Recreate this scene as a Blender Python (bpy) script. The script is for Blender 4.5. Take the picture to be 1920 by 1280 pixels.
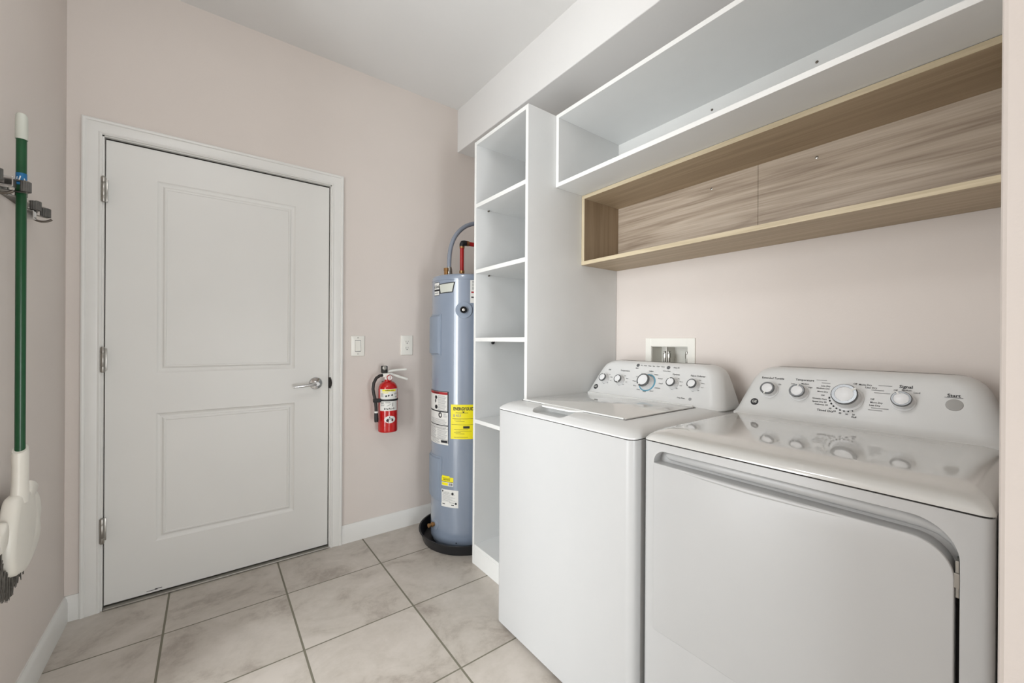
import bpy, bmesh, math, random
from mathutils import Vector, Matrix
PI = math.pi
random.seed(4)
D = bpy.data
SC = bpy.context.scene
COL = SC.collection
for o in list(D.objects): D.objects.remove(o)

# ------------------------------------------------------------------ camera
F_PX, YAW, PITCH, ROLL = 756.824, 0.64248441, -0.0009643, 0.00624339
def cam_axes():
    cy, sy = math.cos(YAW), math.sin(YAW)
    fw = Vector((sy*math.cos(PITCH), cy*math.cos(PITCH), math.sin(PITCH)))
    rt = Vector((cy, -sy, 0)); up = rt.cross(fw)
    c, s = math.cos(ROLL), math.sin(ROLL)
    return c*rt+s*up, -s*rt+c*up, fw
cd = D.cameras.new('camera'); cam = D.objects.new('camera', cd); COL.objects.link(cam)
r_, u_, f_ = cam_axes()
cam.matrix_world = Matrix(((r_.x, u_.x, -f_.x, 0), (r_.y, u_.y, -f_.y, 0), (r_.z, u_.z, -f_.z, 1.18), (0, 0, 0, 1)))
cd.sensor_width = 36; cd.lens = 36*F_PX/1920; cd.clip_start = 0.02
SC.camera = cam

# ------------------------------------------------------------------ light
SC.view_settings.view_transform = 'Standard'; SC.view_settings.look = 'None'
SC.view_settings.gamma = 1; SC.view_settings.use_curve_mapping = False
SC.view_settings.exposure = 0.14
w = D.worlds.new('world'); SC.world = w; w.use_nodes = True
w.node_tree.nodes['Background'].inputs[0].default_value = (1.0, 0.98, 0.95, 1)
w.node_tree.nodes['Background'].inputs[1].default_value = 0.35
def area(name, loc, target, sx, sy, power, col=(1, 1, 1)):
    l = D.lights.new(name, 'AREA'); l.shape = 'RECTANGLE'; l.size = sx; l.size_y = sy; l.energy = power; l.color = col
    o = D.objects.new(name, l); COL.objects.link(o); o.location = loc
    d = Vector(target)-Vector(loc)
    o.rotation_euler = d.to_track_quat('-Z', 'Y').to_euler(); return o
# window daylight through the left doorway, joined by an added alcove fill
area('window_daylight', (-1.50, 0.62, 1.15), (1.1, 1.99, 1.15), 0.32, 2.0, 22, (0.915, 0.965, 1))
area('side_room_fill', (-1.52, 1.1, 1.2), (1.7, 0.8, 1.35), 1.15, 2.3, 58, (0.915, 0.965, 1))  # broad fill, added beyond the doorway to brighten the alcove
# unseen fill added behind the viewpoint to lift the back wall and ceiling
area('hall_fill', (0.58, -1.50, 0.95), (0.2, 2.4, 1.9), 0.55, 1.7, 34, (0.915, 0.965, 1))
pl = D.lights.new('ceiling_lamp_light', 'POINT'); pl.shadow_soft_size = 0.12; pl.energy = 9.5; pl.color = (0.97, 0.985, 1)
po = D.objects.new('ceiling_lamp_light', pl); COL.objects.link(po); po.location = (-0.08, 0.85, 2.60)

# ------------------------------------------------------------------ materials
def newmat(name):
    m = D.materials.new(name); m.use_nodes = True
    return m, m.node_tree.nodes, m.node_tree.links, m.node_tree.nodes['Principled BSDF']
def L(c): return tuple(((v/255)/12.92 if v/255 <= 0.04045 else (((v/255)+0.055)/1.055)**2.4) for v in c)+(1,)
def mat(name, rgb, rough=0.5, metal=0.0, var=0.03, scale=12, bump=0.0, bscale=200, coat=0.0, spec=0.5):
    """procedural: base colour with a little noise, optional fine bump; rgb are sRGB 0-255"""
    m, N, K, p = newmat(name)
    tc = N.new('ShaderNodeTexCoord'); nz = N.new('ShaderNodeTexNoise'); nz.inputs['Scale'].default_value = scale
    nz.inputs['Detail'].default_value = 4
    K.new(tc.outputs['Object'], nz.inputs['Vector'])
    rp = N.new('ShaderNodeValToRGB'); a = L(rgb)
    rp.color_ramp.elements[0].position = 0.3; rp.color_ramp.elements[1].position = 0.7
    rp.color_ramp.elements[0].color = tuple(min(1, v*(1-var)) for v in a[:3])+(1,)
    rp.color_ramp.elements[1].color = tuple(min(1, v*(1+var)) for v in a[:3])+(1,)
    K.new(nz.outputs['Fac'], rp.inputs['Fac']); K.new(rp.outputs['Color'], p.inputs['Base Color'])
    p.inputs['Roughness'].default_value = rough; p.inputs['Metallic'].default_value = metal
    p.inputs['Coat Weight'].default_value = coat; p.inputs['Coat Roughness'].default_value = 0.05
    p.inputs['Specular IOR Level'].default_value = spec
    if bump:
        n2 = N.new('ShaderNodeTexNoise'); n2.inputs['Scale'].default_value = bscale
        K.new(tc.outputs['Object'], n2.inputs['Vector'])
        b = N.new('ShaderNodeBump'); b.inputs['Strength'].default_value = bump; b.inputs['Distance'].default_value = 0.001
        K.new(n2.outputs['Fac'], b.inputs['Height']); K.new(b.outputs['Normal'], p.inputs['Normal'])
    return m
def wood(name, axis, dark, mid, light, s=1.0, seam=None):
    """grain running along the axis"""
    m, N, K, p = newmat(name)
    tc = N.new('ShaderNodeTexCoord'); mp = N.new('ShaderNodeMapping'); K.new(tc.outputs['Object'], mp.inputs['Vector'])
    sc = [9.0, 9.0, 9.0]; sc['xyz'.index(axis)] = 0.55
    mp.inputs['Scale'].default_value = [v*s for v in sc]
    nz = N.new('ShaderNodeTexNoise'); nz.inputs['Scale'].default_value = 1.3; nz.inputs['Detail'].default_value = 3; nz.inputs['Distortion'].default_value = 0.6
    K.new(mp.outputs['Vector'], nz.inputs['Vector'])
    mul = N.new('ShaderNodeMath'); mul.operation = 'MULTIPLY'; mul.inputs[1].default_value = 9.0; K.new(nz.outputs['Fac'], mul.inputs[0])
    fr = N.new('ShaderNodeMath'); fr.operation = 'PINGPONG'; fr.inputs[1].default_value = 1.0; K.new(mul.outputs[0], fr.inputs[0])
    mp2 = N.new('ShaderNodeMapping'); K.new(tc.outputs['Object'], mp2.inputs['Vector'])
    sc2 = [130.0]*3; sc2['xyz'.index(axis)] = 3.0; mp2.inputs['Scale'].default_value = sc2
    n2 = N.new('ShaderNodeTexNoise'); n2.inputs['Scale'].default_value = 1.5; n2.inputs['Detail'].default_value = 4; K.new(mp2.outputs['Vector'], n2.inputs['Vector'])
    mx = N.new('ShaderNodeMath'); mx.operation = 'MULTIPLY_ADD'; mx.inputs[1].default_value = 0.34
    K.new(fr.outputs[0], mx.inputs[0])
    m3 = N.new('ShaderNodeMath'); m3.operation = 'MULTIPLY'; m3.inputs[1].default_value = 0.66; K.new(n2.outputs['Fac'], m3.inputs[0])
    K.new(m3.outputs[0], mx.inputs[2])
    rp = N.new('ShaderNodeValToRGB'); e = rp.color_ramp.elements
    e[0].position = 0.15; e[0].color = L(dark); e[1].position = 0.78; e[1].color = L(light)
    q = e.new(0.45); q.color = L(mid)
    K.new(mx.outputs[0], rp.inputs['Fac']); K.new(rp.outputs['Color'], p.inputs['Base Color'])
    p.inputs['Roughness'].default_value = 0.5
    b = N.new('ShaderNodeBump'); b.inputs['Strength'].default_value = 0.25; b.inputs['Distance'].default_value = 0.0006
    K.new(n2.outputs['Fac'], b.inputs['Height']); K.new(b.outputs['Normal'], p.inputs['Normal'])
    return m

M = {}
M['wall'] = mat('wall_paint_beige', (216, 207, 200), 0.6, var=0.012, scale=3, bump=0.25, bscale=160)
M['ceil'] = mat('ceiling_paint_white', (230, 229, 227), 0.7, var=0.01, scale=3, bump=0.1)
M['trim'] = mat('trim_paint_white', (224, 223, 219), 0.35, var=0.01, bump=0.05, bscale=60)
M['door'] = mat('door_paint_white', (224, 223, 219), 0.4, var=0.012, scale=3, bump=0.05, bscale=80)
M['melamine'] = mat('white_melamine_board', (224, 225, 224), 0.45, var=0.01)
M['edge'] = mat('white_edge_banding', (228, 228, 225), 0.4, var=0.008)
M['enamel'] = mat('white_appliance_enamel', (187, 187, 186), 0.34, var=0.006)
M['plastic'] = mat('white_appliance_plastic', (214, 214, 212), 0.28, var=0.006)
M['lidm'] = mat('white_glossy_lid', (205, 204, 200), 0.07, var=0.006, coat=0.8)
M['black'] = mat('black_rubber', (22, 22, 23), 0.5, var=0.1)
M['pan'] = mat('black_drain_pan_plastic', (24, 25, 28), 0.42, var=0.1)
M['dark'] = mat('dark_gap_seal', (40, 36, 33), 0.8, var=0.1)
M['chrome'] = mat('chrome', (200, 200, 200), 0.14, 1.0, var=0.03)
M['steel'] = mat('satin_steel', (165, 162, 156), 0.35, 1.0, var=0.05, scale=60)
M['darksteel'] = mat('dark_ribbed_metal', (105, 98, 90), 0.4, 0.85, var=0.15, scale=40)
M['grip'] = mat('grey_rubber_roller', (88, 86, 82), 0.6, 0.2, var=0.15, scale=60)
M['alu'] = mat('aluminium_strip', (150, 147, 140), 0.4, 0.8, var=0.1)
M['heater'] = mat('heater_grey_blue_enamel', (128, 139, 155), 0.3, var=0.02, scale=5, coat=1.0)
M['heatercap'] = mat('heater_cover_grey_blue', (130, 141, 156), 0.4, var=0.02)
M['copper'] = mat('brass_fitting', (170, 130, 85), 0.35, 0.9, var=0.1, scale=40)
M['redpipe'] = mat('red_pex_pipe', (170, 22, 24), 0.35, var=0.05)
M['flex'] = mat('grey_flex_conduit', (128, 134, 145), 0.45, var=0.06)
M['red'] = mat('red_extinguisher_enamel', (182, 12, 12), 0.2, var=0.03, coat=0.5)
M['hose'] = mat('black_hose_rubber', (38, 34, 32), 0.5, var=0.1)
M['white'] = mat('white_print_paper', (222, 221, 216), 0.5, var=0.015)
M['grey_ink'] = mat('grey_ink', (150, 150, 150), 0.6)
M['ink'] = mat('black_ink', (30, 30, 34), 0.6)
M['red_ink'] = mat('red_ink', (165, 40, 45), 0.6)
M['yellow'] = mat('yellow_label', (236, 222, 20), 0.45, var=0.01)
M['cyan'] = mat('cyan_print', (92, 150, 172), 0.5)
M['outlet'] = mat('white_device_plastic', (232, 230, 222), 0.3, var=0.006)
M['lever'] = mat('pale_coated_lever', (224, 223, 216), 0.4)
M['knob'] = mat('white_knob', (226, 226, 226), 0.25, var=0.01)
M['greyknob'] = mat('knob_grey_ring', (120, 122, 124), 0.25, 0.7)
M['btn'] = mat('grey_button', (158, 156, 152), 0.4)
M['green'] = mat('green_broom_pole', (8, 70, 36), 0.3, var=0.08, scale=30)
M['broomwhite'] = mat('cream_broom_plastic', (226, 222, 212), 0.35, var=0.015)
M['capw'] = mat('pale_pole_cap', (192, 194, 184), 0.4, var=0.02)
M['blue'] = mat('blue_sticker', (16, 100, 150), 0.4)
M['bristle'] = mat('dark_grey_bristle', (86, 82, 76), 0.7, var=0.3, scale=120)
M['woodY'] = wood('oak_board_grain_lengthwise', 'y', (156, 138, 113), (170, 151, 125), (183, 165, 139))
M['woodback'] = wood('oak_back_panel', 'y', (138, 121, 104), (176, 160, 142), (200, 186, 169), s=1.0)
M['woodZ'] = wood('oak_board_grain_upright', 'z', (140, 122, 98), (156, 137, 112), (170, 151, 126))
M['woodedge'] = wood('pale_oak_edge_banding', 'y', (176, 161, 132), (194, 179, 150), (206, 192, 163), s=2)
M['woodedgeZ'] = wood('pale_oak_edge_banding_upright', 'z', (176, 161, 132), (194, 179, 150), (206, 192, 163), s=2)

def floor_mat():
    m, N, K, p = newmat('taupe_marbled_tile')
    tc = N.new('ShaderNodeTexCoord'); sp = N.new('ShaderNodeSeparateXYZ'); K.new(tc.outputs['Object'], sp.inputs[0])
    def math1(op, a, b=None, c=None):
        n = N.new('ShaderNodeMath'); n.operation = op
        for i, v in enumerate((a, b, c)):
            if v is None: continue
            if isinstance(v, (int, float)): n.inputs[i].default_value = v
            else: K.new(v, n.inputs[i])
        return n.outputs[0]
    def axis(out, off, pitch, half):
        t = math1('DIVIDE', math1('SUBTRACT', out, off), pitch)
        cell = math1('FLOOR', t)
        f = math1('SUBTRACT', t, cell)
        d = math1('MULTIPLY', math1('MINIMUM', f, math1('SUBTRACT', 1.0, f)), pitch)
        return cell, math1('LESS_THAN', d, half), d
    cx, gx, dx = axis(sp.outputs[0], 0.2925, 0.438, 0.0038)
    cy, gy, dy = axis(sp.outputs[1], 2.122, 0.4255, 0.0030)
    g = math1('MAXIMUM', gx, gy)
    cmb = N.new('ShaderNodeCombineXYZ')
    K.new(math1('MULTIPLY', cx, 3.7), cmb.inputs[0]); K.new(math1('MULTIPLY', cy, 5.3), cmb.inputs[1]); K.new(math1('ADD', cx, cy), cmb.inputs[2])
    va = N.new('ShaderNodeVectorMath'); va.operation = 'ADD'; K.new(tc.outputs['Object'], va.inputs[0]); K.new(cmb.outputs[0], va.inputs[1])
    n1 = N.new('ShaderNodeTexNoise'); n1.inputs['Scale'].default_value = 3.6; n1.inputs['Detail'].default_value = 8; n1.inputs['Roughness'].default_value = 0.62; n1.inputs['Distortion'].default_value = 0.7
    K.new(va.outputs[0], n1.inputs['Vector'])
    n2 = N.new('ShaderNodeTexNoise'); n2.inputs['Scale'].default_value = 26; n2.inputs['Detail'].default_value = 6; n2.inputs['Roughness'].default_value = 0.7
    K.new(va.outputs[0], n2.inputs['Vector'])
    mixf = math1('ADD', math1('MULTIPLY', n1.outputs['Fac'], 0.75), math1('MULTIPLY', n2.outputs['Fac'], 0.25))
    rp = N.new('ShaderNodeValToRGB'); e = rp.color_ramp.elements
    e[0].position = 0.36; e[0].color = L((160, 150, 140)); e[1].position = 0.60; e[1].color = L((199, 191, 182))
    q = e.new(0.47); q.color = L((187, 179, 169))
    K.new(mixf, rp.inputs['Fac'])
    mx = N.new('ShaderNodeMix'); mx.data_type = 'RGBA'; K.new(g, mx.inputs['Factor'])
    K.new(rp.outputs['Color'], mx.inputs[6]); mx.inputs[7].default_value = L((118, 114, 99))
    K.new(mx.outputs[2], p.inputs['Base Color'])
    rr = math1('MULTIPLY_ADD', g, 0.35, 0.38); K.new(rr, p.inputs['Roughness'])
    h = math1('SUBTRACT', math1('MULTIPLY', n2.outputs['Fac'], 0.15), g)
    b = N.new('ShaderNodeBump'); b.inputs['Strength'].default_value = 0.5; b.inputs['Distance'].default_value = 0.0015
    K.new(h, b.inputs['Height']); K.new(b.outputs['Normal'], p.inputs['Normal'])
    return m
M['floor'] = floor_mat()

# ------------------------------------------------------------------ mesh helpers
class MB:
    def __init__(s, mats=None): s.bm = bmesh.new(); s.mi = 0
    def face(s, vs, mi=None):
        try: f = s.bm.faces.new(vs)
        except ValueError: return None
        f.material_index = s.mi if mi is None else mi; return f
    def box(s, x0, x1, y0, y1, z0, z1, b=0.0, seg=2, mi=None):
        x0, x1 = sorted((x0, x1)); y0, y1 = sorted((y0, y1)); z0, z1 = sorted((z0, z1))
        t = bmesh.new()
        v = [t.verts.new((x, y, z)) for x in (x0, x1) for y in (y0, y1) for z in (z0, z1)]
        for q in ((0, 1, 3, 2), (4, 6, 7, 5), (0, 4, 5, 1), (2, 3, 7, 6), (0, 2, 6, 4), (1, 5, 7, 3)): t.faces.new([v[i] for i in q])
        if b: bmesh.ops.bevel(t, geom=t.edges[:], offset=b, segments=seg, affect='EDGES', profile=0.5)
        s.add(t, mi); return s
    def add(s, t, mi=None, fn=None):
        m = {}
        for v in t.verts: m[v] = s.bm.verts.new(fn(v.co) if fn else v.co)
        for f in t.faces:
            s.face([m[v] for v in f.verts], s.mi if mi is None else mi)
        t.free()
    def rings(s, rings, cap0=True, cap1=True, mi=None, closed=True):
        R = [[s.bm.verts.new(p) for p in r] for r in rings]
        n = len(R[0])
        for a, b in zip(R, R[1:]):
            for i in range(n if closed else n-1):
                s.face([a[i], a[(i+1) % n], b[(i+1) % n], b[i]], mi)
        if cap0 and closed: s.face(R[0][::-1], mi)
        if cap1 and closed: s.face(R[-1], mi)
        return R
    def lathe(s, o, ax, prof, n=32, mi=None, cap0=True, cap1=True):
        """prof: list of (distance along ax, radius)"""
        o = Vector(o); ax = Vector(ax).normalized()
        a = ax.cross(Vector((0, 0, 1))) if abs(ax.z) < 0.9 else ax.cross(Vector((1, 0, 0)))
        a.normalize(); b = ax.cross(a)
        s.rings([[o+ax*t+(a*math.cos(2*PI*k/n)+b*math.sin(2*PI*k/n))*max(r, 1e-5) for k in range(n)] for t, r in prof], cap0, cap1, mi)
        return s
    def cyl(s, p0, p1, r, r1=None, n=20, mi=None):
        p0, p1 = Vector(p0), Vector(p1)
        return s.lathe(p0, p1-p0, [(0, r), ((p1-p0).length, r if r1 is None else r1)], n, mi)
    def tube(s, pts, r, n=12, mi=None, flat=1.0, rr=None):
        pts = [Vector(p) for p in pts]; out = []; prev = None
        for i, p in enumerate(pts):
            t = (pts[min(i+1, len(pts)-1)]-pts[max(i-1, 0)]).normalized()
            if prev is None:
                a = t.cross(Vector((0, 0, 1)));
                if a.length < 1e-3: a = t.cross(Vector((1, 0, 0)))
            else: a = prev-t*prev.dot(t)
            a.normalize(); prev = a; b = t.cross(a)
            q = rr[i] if rr else r
            out.append([p+a*q*math.cos(2*PI*k/n)+b*q*flat*math.sin(2*PI*k/n) for k in range(n)])
        s.rings(out, mi=mi); return s
    def prism(s, pts, fr, d0, d1, b=0.0, seg=2, mi=None):
        """polygon (u,v) in frame fr=(o,u,v,n) extruded from d0 to d1 along n; front (d1) rim bevelled"""
        t = bmesh.new(); o, u, v, n = fr
        A = [t.verts.new((p[0], p[1], d0)) for p in pts]; B = [t.verts.new((p[0], p[1], d1)) for p in pts]
        k = len(pts)
        for i in range(k): t.faces.new([A[i], A[(i+1) % k], B[(i+1) % k], B[i]])
        t.faces.new(A[::-1]); top = t.faces.new(B)
        bmesh.ops.recalc_face_normals(t, faces=t.faces[:])
        if b: bmesh.ops.bevel(t, geom=list(top.edges), offset=b, segments=seg, affect='EDGES', profile=0.5)
        s.add(t, mi, lambda c: o+u*c.x+v*c.y+n*c.z); return s
    def text(s, body, fn, size=0.01, x=0, y=0, bold=0.0, mi=None, sx=1.0, align='CENTER', depth=0.0003, rot=0):
        cu = D.curves.new('t', 'FONT'); cu.body = body; cu.size = size; cu.align_x = align; cu.align_y = 'CENTER'; cu.offset = bold*size
        cu.resolution_u = 2
        ob = D.objects.new('t', cu); me = D.meshes.new_from_object(ob)
        c_, s_ = math.cos(rot), math.sin(rot)
        vs = [s.bm.verts.new(fn(x+(v.co.x*sx)*c_-v.co.y*s_, y+(v.co.x*sx)*s_+v.co.y*c_, depth)) for v in me.vertices]
        for pl in me.polygons: s.face([vs[i] for i in pl.vertices], mi)
        D.objects.remove(ob); D.curves.remove(cu); D.meshes.remove(me); return s
    def patch(s, fn, x0, x1, y0, y1, d=0.0002, n=1, mi=None):
        g = [[s.bm.verts.new(fn(x0+(x1-x0)*i/n, y, d)) for i in range(n+1)] for y in (y0, y1)]
        for i in range(n): s.face([g[0][i], g[0][i+1], g[1][i+1], g[1][i]], mi)
        return s
    def build(s, name, mats, parent=None, smooth=None, recalc=True):
        if recalc: bmesh.ops.recalc_face_normals(s.bm, faces=s.bm.faces[:])
        if parent is not None:
            off = wloc(parent)
            for v in s.bm.verts: v.co -= off
        me = D.meshes.new(name); s.bm.to_mesh(me); s.bm.free()
        for m in (mats if isinstance(mats, (list, tuple)) else [mats]): me.materials.append(m)
        o = D.objects.new(name, me); COL.objects.link(o)
        if parent is not None: o.parent = parent
        if smooth is not None:
            for p in me.polygons: p.use_smooth = True
            me.set_sharp_from_angle(angle=math.radians(smooth))
        return o
def wloc(o):
    v = Vector(o.location)
    while o.parent is not None: o = o.parent; v = v+Vector(o.location)
    return v
def thing(name, label, cat, loc, group=None, kind=None):
    o = D.objects.new(name, None); COL.objects.link(o); o.location = loc; o.empty_display_size = 0.1
    if label: o['label'] = label
    if cat: o['category'] = cat
    if group: o['group'] = group
    if kind: o['kind'] = kind
    return o
def struct(o, label=None):
    o['kind'] = 'structure'
    if label: o['label'] = label
    return o
def rrect(x0, x1, y0, y1, r, z, seg=6, rs=None):
    """rounded rectangle ring in plan; rs = radii (x0y0, x1y0, x1y1, x0y1)"""
    rs = rs or (r,)*4; pts = []
    for (cx, cy, a0, q) in ((x0, y0, PI, rs[0]), (x1, y0, 1.5*PI, rs[1]), (x1, y1, 0, rs[2]), (x0, y1, 0.5*PI, rs[3])):
        q = max(q, 1e-4)
        ox = cx+q if cx == x0 else cx-q; oy = cy+q if cy == y0 else cy-q
        for k in range(seg+1):
            a = a0+0.5*PI*k/seg; pts.append(Vector((ox+q*math.cos(a), oy+q*math.sin(a), z)))
    return pts
def rr2(x0, x1, y0, y1, r, seg=6, rs=None): return [(p.x, p.y) for p in rrect(x0, x1, y0, y1, r, 0, seg, rs)]
def boolean(o, cutter, mat_index_from=None):
    md = o.modifiers.new('b', 'BOOLEAN'); md.operation = 'DIFFERENCE'; md.object = cutter; md.solver = 'EXACT'
    bpy.context.view_layer.update()
    dg = bpy.context.evaluated_depsgraph_get()
    me = D.meshes.new_from_object(o.evaluated_get(dg)); o.modifiers.clear()
    old = o.data; o.data = me; D.meshes.remove(old); me.name = o.name
    D.objects.remove(cutter)
    for p in me.polygons: p.use_smooth = True
    me.set_sharp_from_angle(angle=math.radians(35))
X, Y, Z = Vector((1, 0, 0)), Vector((0, 1, 0)), Vector((0, 0, 1))
def frame_fn(fr):
    o, u, v, n = fr
    return lambda a, b, d: o+u*a+v*b+n*d

# ------------------------------------------------------------------ room shell
XL, XR, YB, ZC = -0.482, 1.735, 2.46, 2.768
YP, XP = 0.045, 0.92            # alcove side wall face and its end
HY = -1.6                        # end of the room behind the photographer
m = MB(); m.box(XL-1.2, XR+0.1, HY-0.1, YB+0.16, -0.06, 0.0)
struct(m.build('floor', M['floor']), 'grey-beige marbled square floor tiles with dark grout')
# ceiling with the dropped soffit over the appliances
m = MB(); m.box(XL-1.2, XR+0.1, HY-0.1, YB+0.16, ZC, ZC+0.06)
m.box(1.362, XR+0.05, YP-0.02, YB+0.05, 2.478, ZC+0.01, 0.004)
struct(m.build('ceiling', M['ceil']), 'white ceiling with a dropped soffit above the shelves')
# wall with the door
DX0, DX1, DZ1 = -0.388, 0.565, 2.066   # rough opening
m = MB()
m.box(XL-0.12, DX0, YB, YB+0.12, 0, ZC); m.box(DX1, XR+0.1, YB, YB+0.12, 0, ZC); m.box(DX0, DX1, YB, YB+0.12, DZ1, ZC)
struct(m.build('wall_back', M['wall']), 'beige wall with the white panel door')
# left wall with a wide opening into the next room (out of view to the left)
m = MB()
m.box(XL-0.12, XL, 1.50, YB, 0, ZC); m.box(XL-0.12, XL, HY, 0.70, 0, ZC); m.box(XL-0.12, XL, 0.70, 1.50, 2.04, ZC)
struct(m.build('wall_left', M['wall']), 'beige left wall carrying the broom')
# right wall with a hole for the washer box
BY0, BY1, BZ0, BZ1 = 0.985, 1.175, 1.035, 1.16
m = MB()
m.box(XR, XR+0.1, YP-0.1, BY0, 0, ZC); m.box(XR, XR+0.1, BY1, YB, 0, ZC)
m.box(XR, XR+0.1, BY0, BY1, 0, BZ0); m.box(XR, XR+0.1, BY0, BY1, BZ1, ZC)
struct(m.build('wall_right', M['wall']), 'pale wall behind the washer and dryer')
m = MB(); m.box(XP, XR+0.1, YP-0.125, YP, 0, ZC, 0.006)
struct(m.build('wall_near', M['wall']), 'end of the short partition at the right edge')
m = MB(); m.box(XP, XP+0.1, HY, YP-0.125, 0, ZC); m.box(XL-1.2, XP+0.1, HY-0.1, HY, 0, ZC); m.box(XL-1.2, XL-1.15, HY, YB, 0, ZC)
struct(m.build('wall_hall', M['wall']), 'walls of the hall behind the viewpoint')

def sweep(name, path, prof, n_side, mats, close=False):
    pass
def baseboard(name, p0, p1, nrm, h=0.086):
    """profile swept on a straight line; nrm points into the room"""
    p0, p1, nrm = Vector(p0), Vector(p1), Vector(nrm)
    prof = [(0, 0), (0.0135, 0), (0.0135, h-0.024), (0.0115, h-0.018), (0.0105, h-0.012), (0.006, h-0.006), (0.0045, h), (0, h)]
    mb = MB(); mb.rings([[p+nrm*a+Z*b for a, b in prof] for p in (p0, p1)])
    mb.mi = 0
    return struct(mb.build(name, M['trim'], smooth=30), 'white moulded baseboard')
baseboard('baseboard_back', (0.613, YB, 0), (XR, YB, 0), -Y, 0.104)
baseboard('baseboard_left', (XL, YB, 0), (XL, 1.50, 0), X, 0.104)
baseboard('baseboard_back', (XL, YB, 0), (-0.433, YB, 0), -Y, 0.104)
baseboard('baseboard_right', (XR, 1.845, 0), (XR, YB, 0), -X, 0.104)

# ------------------------------------------------------------------ door
SX0, SX1, SZ0, SZ1 = -0.366, 0.542, 0.014, 2.047
YS = 2.474
door = thing('door_1', 'white two-panel interior door with a chrome lever', 'door', (0.09, YS, 0), kind='structure')
m = MB()
def nest(mb, x0, x1, z0, z1):
    prof = [(0, 0), (0.006, 0.004), (0.014, 0.0065), (0.020, 0.0062), (0.027, 0.001), (0.033, 0.0006), (0.036, 0.0028)]
    R = []
    for a, d in prof:
        R.append([Vector((x0+a, YS+d, z0+a)), Vector((x1-a, YS+d, z0+a)), Vector((x1-a, YS+d, z1-a)), Vector((x0+a, YS+d, z1-a))])
    mb.rings(R, cap0=False, cap1=True)
xs = [SX0, -0.197, 0.372, SX1]; zs = [SZ0, 0.247, 0.837, 1.024, 1.908, SZ1]
for i in range(3):
    for j in range(5):
        if i == 1 and j in (1, 3): nest(m, xs[1], xs[2], zs[j], zs[j+1]); continue
        m.face([m.bm.verts.new(p) for p in ((xs[i], YS, zs[j]), (xs[i+1], YS, zs[j]), (xs[i+1], YS, zs[j+1]), (xs[i], YS, zs[j+1]))])
bmesh.ops.remove_doubles(m.bm, verts=m.bm.verts[:], dist=1e-5)
m.box(SX0, SX1, YS+0.008, YS+0.04, SZ0, SZ1)
for (a, b, c, d) in ((SX0, SX0+0.0008, SZ0, SZ1), (SX1-0.0008, SX1, SZ0, SZ1), (SX0, SX1, SZ0, SZ0+0.0008), (SX0, SX1, SZ1-0.0008, SZ1)):
    m.box(a, b, YS+0.0002, YS+0.01, c, d)
m.build('door_panel', M['door'], door, recalc=True)
m = MB()   # jamb boards lining the opening and the dark seal seen in the gap
for a, b in ((DX0, SX0-0.003), (SX1+0.004, DX1)): m.box(a, b, YB-0.002, YB+0.12, 0, DZ1, mi=0)
m.box(DX0, DX1, YB-0.002, YB+0.12, SZ1+0.007, DZ1, mi=0)
m.build('door_jamb', M['trim'], door)
m = MB()
m.box(SX0-0.003, SX0+0.014, YS+0.03, YS+0.05, 0, SZ1+0.008); m.box(SX1-0.014, SX1+0.004, YS+0.03, YS+0.05, 0, SZ1+0.008)
m.box(SX0-0.003, SX1+0.004, YS+0.03, YS+0.05, SZ1-0.014, SZ1+0.008); m.box(SX0-0.003, SX1+0.004, YS+0.041, YS+0.05, 0, SZ0+0.02)
m.box(SX0-0.003, SX0-0.0005, YS+0.004, YS+0.04, 0.01, SZ1); m.box(SX1+0.0005, SX1+0.004, YS+0.004, YS+0.04, 0.01, SZ1)
m.box(SX0, SX1, YS+0.004, YS+0.04, SZ1+0.0005, SZ1+0.007)
m.build('weather_strip', M['dark'], door)
for z in (1.823, 1.089, 0.350):
    m = MB(); hx, hy = SX0-0.003, YB-0.014
    prof = [(-0.055, 0.0), (-0.055, 0.006), (-0.050, 0.0085), (-0.030, 0.0085), (-0.029, 0.007), (-0.027, 0.0085), (0.027, 0.0085), (0.029, 0.007), (0.030, 0.0085), (0.050, 0.0085), (0.055, 0.006), (0.055, 0)]
    m.lathe((hx, hy, z), Z, prof, 18)
    m.box(hx-0.012, hx+0.010, YS-0.0085, YS-0.0015, z-0.048, z+0.048, 0.001)
    m.build('hinge', M['steel'], door, smooth=40)
# lever handle
HX, HZ = 0.476, 0.937
h = MB(); h.lathe((HX, YS, HZ), -Y, [(0, 0.034), (0.004, 0.034), (0.009, 0.031), (0.011, 0.024), (0.013, 0.014), (0.030, 0.012), (0.045, 0.0115), (0.047, 0)], 36, mi=0)
h.tube([(HX, YS-0.046, HZ), (HX-0.012, YS-0.052, HZ-0.002), (HX-0.04, YS-0.054, HZ-0.005), (HX-0.085, YS-0.055, HZ-0.008), (HX-0.118, YS-0.052, HZ-0.011)], 0.008, 14, rr=[0.010, 0.009, 0.0075, 0.0065, 0.006])
h.cyl((HX, YS-0.044, HZ), (HX, YS-0.058, HZ), 0.0125, 0.010)
h.build('door_handle', M['chrome'], door, smooth=40)
m = MB(); m.box(SX1+0.0035, SX1+0.012, YB-0.004, YB+0.03, 0.905, 0.968, 0.002)
m.prism([(0, -0.029), (0.008, -0.018), (0.0105, 0), (0.008, 0.018), (0, 0.029)], (Vector((SX1+0.003, YB-0.0148, 0.937)), X, Z, -Y), -0.012, 0.002)
m.build('strike_plate', M['dark'], door)
m = MB(); m.patch(frame_fn((Vector((-0.205, YS, 0.024)), X, Z, -Y)), -0.022, 0.016, -0.0015, 0.001, 0.0004); m.patch(frame_fn((Vector((-0.185, YS, 0.026)), X, Z, -Y)), -0.014, 0.012, -0.001, 0.002, 0.0004)
m.build('scuff_mark', M['ink'], door)

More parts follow.
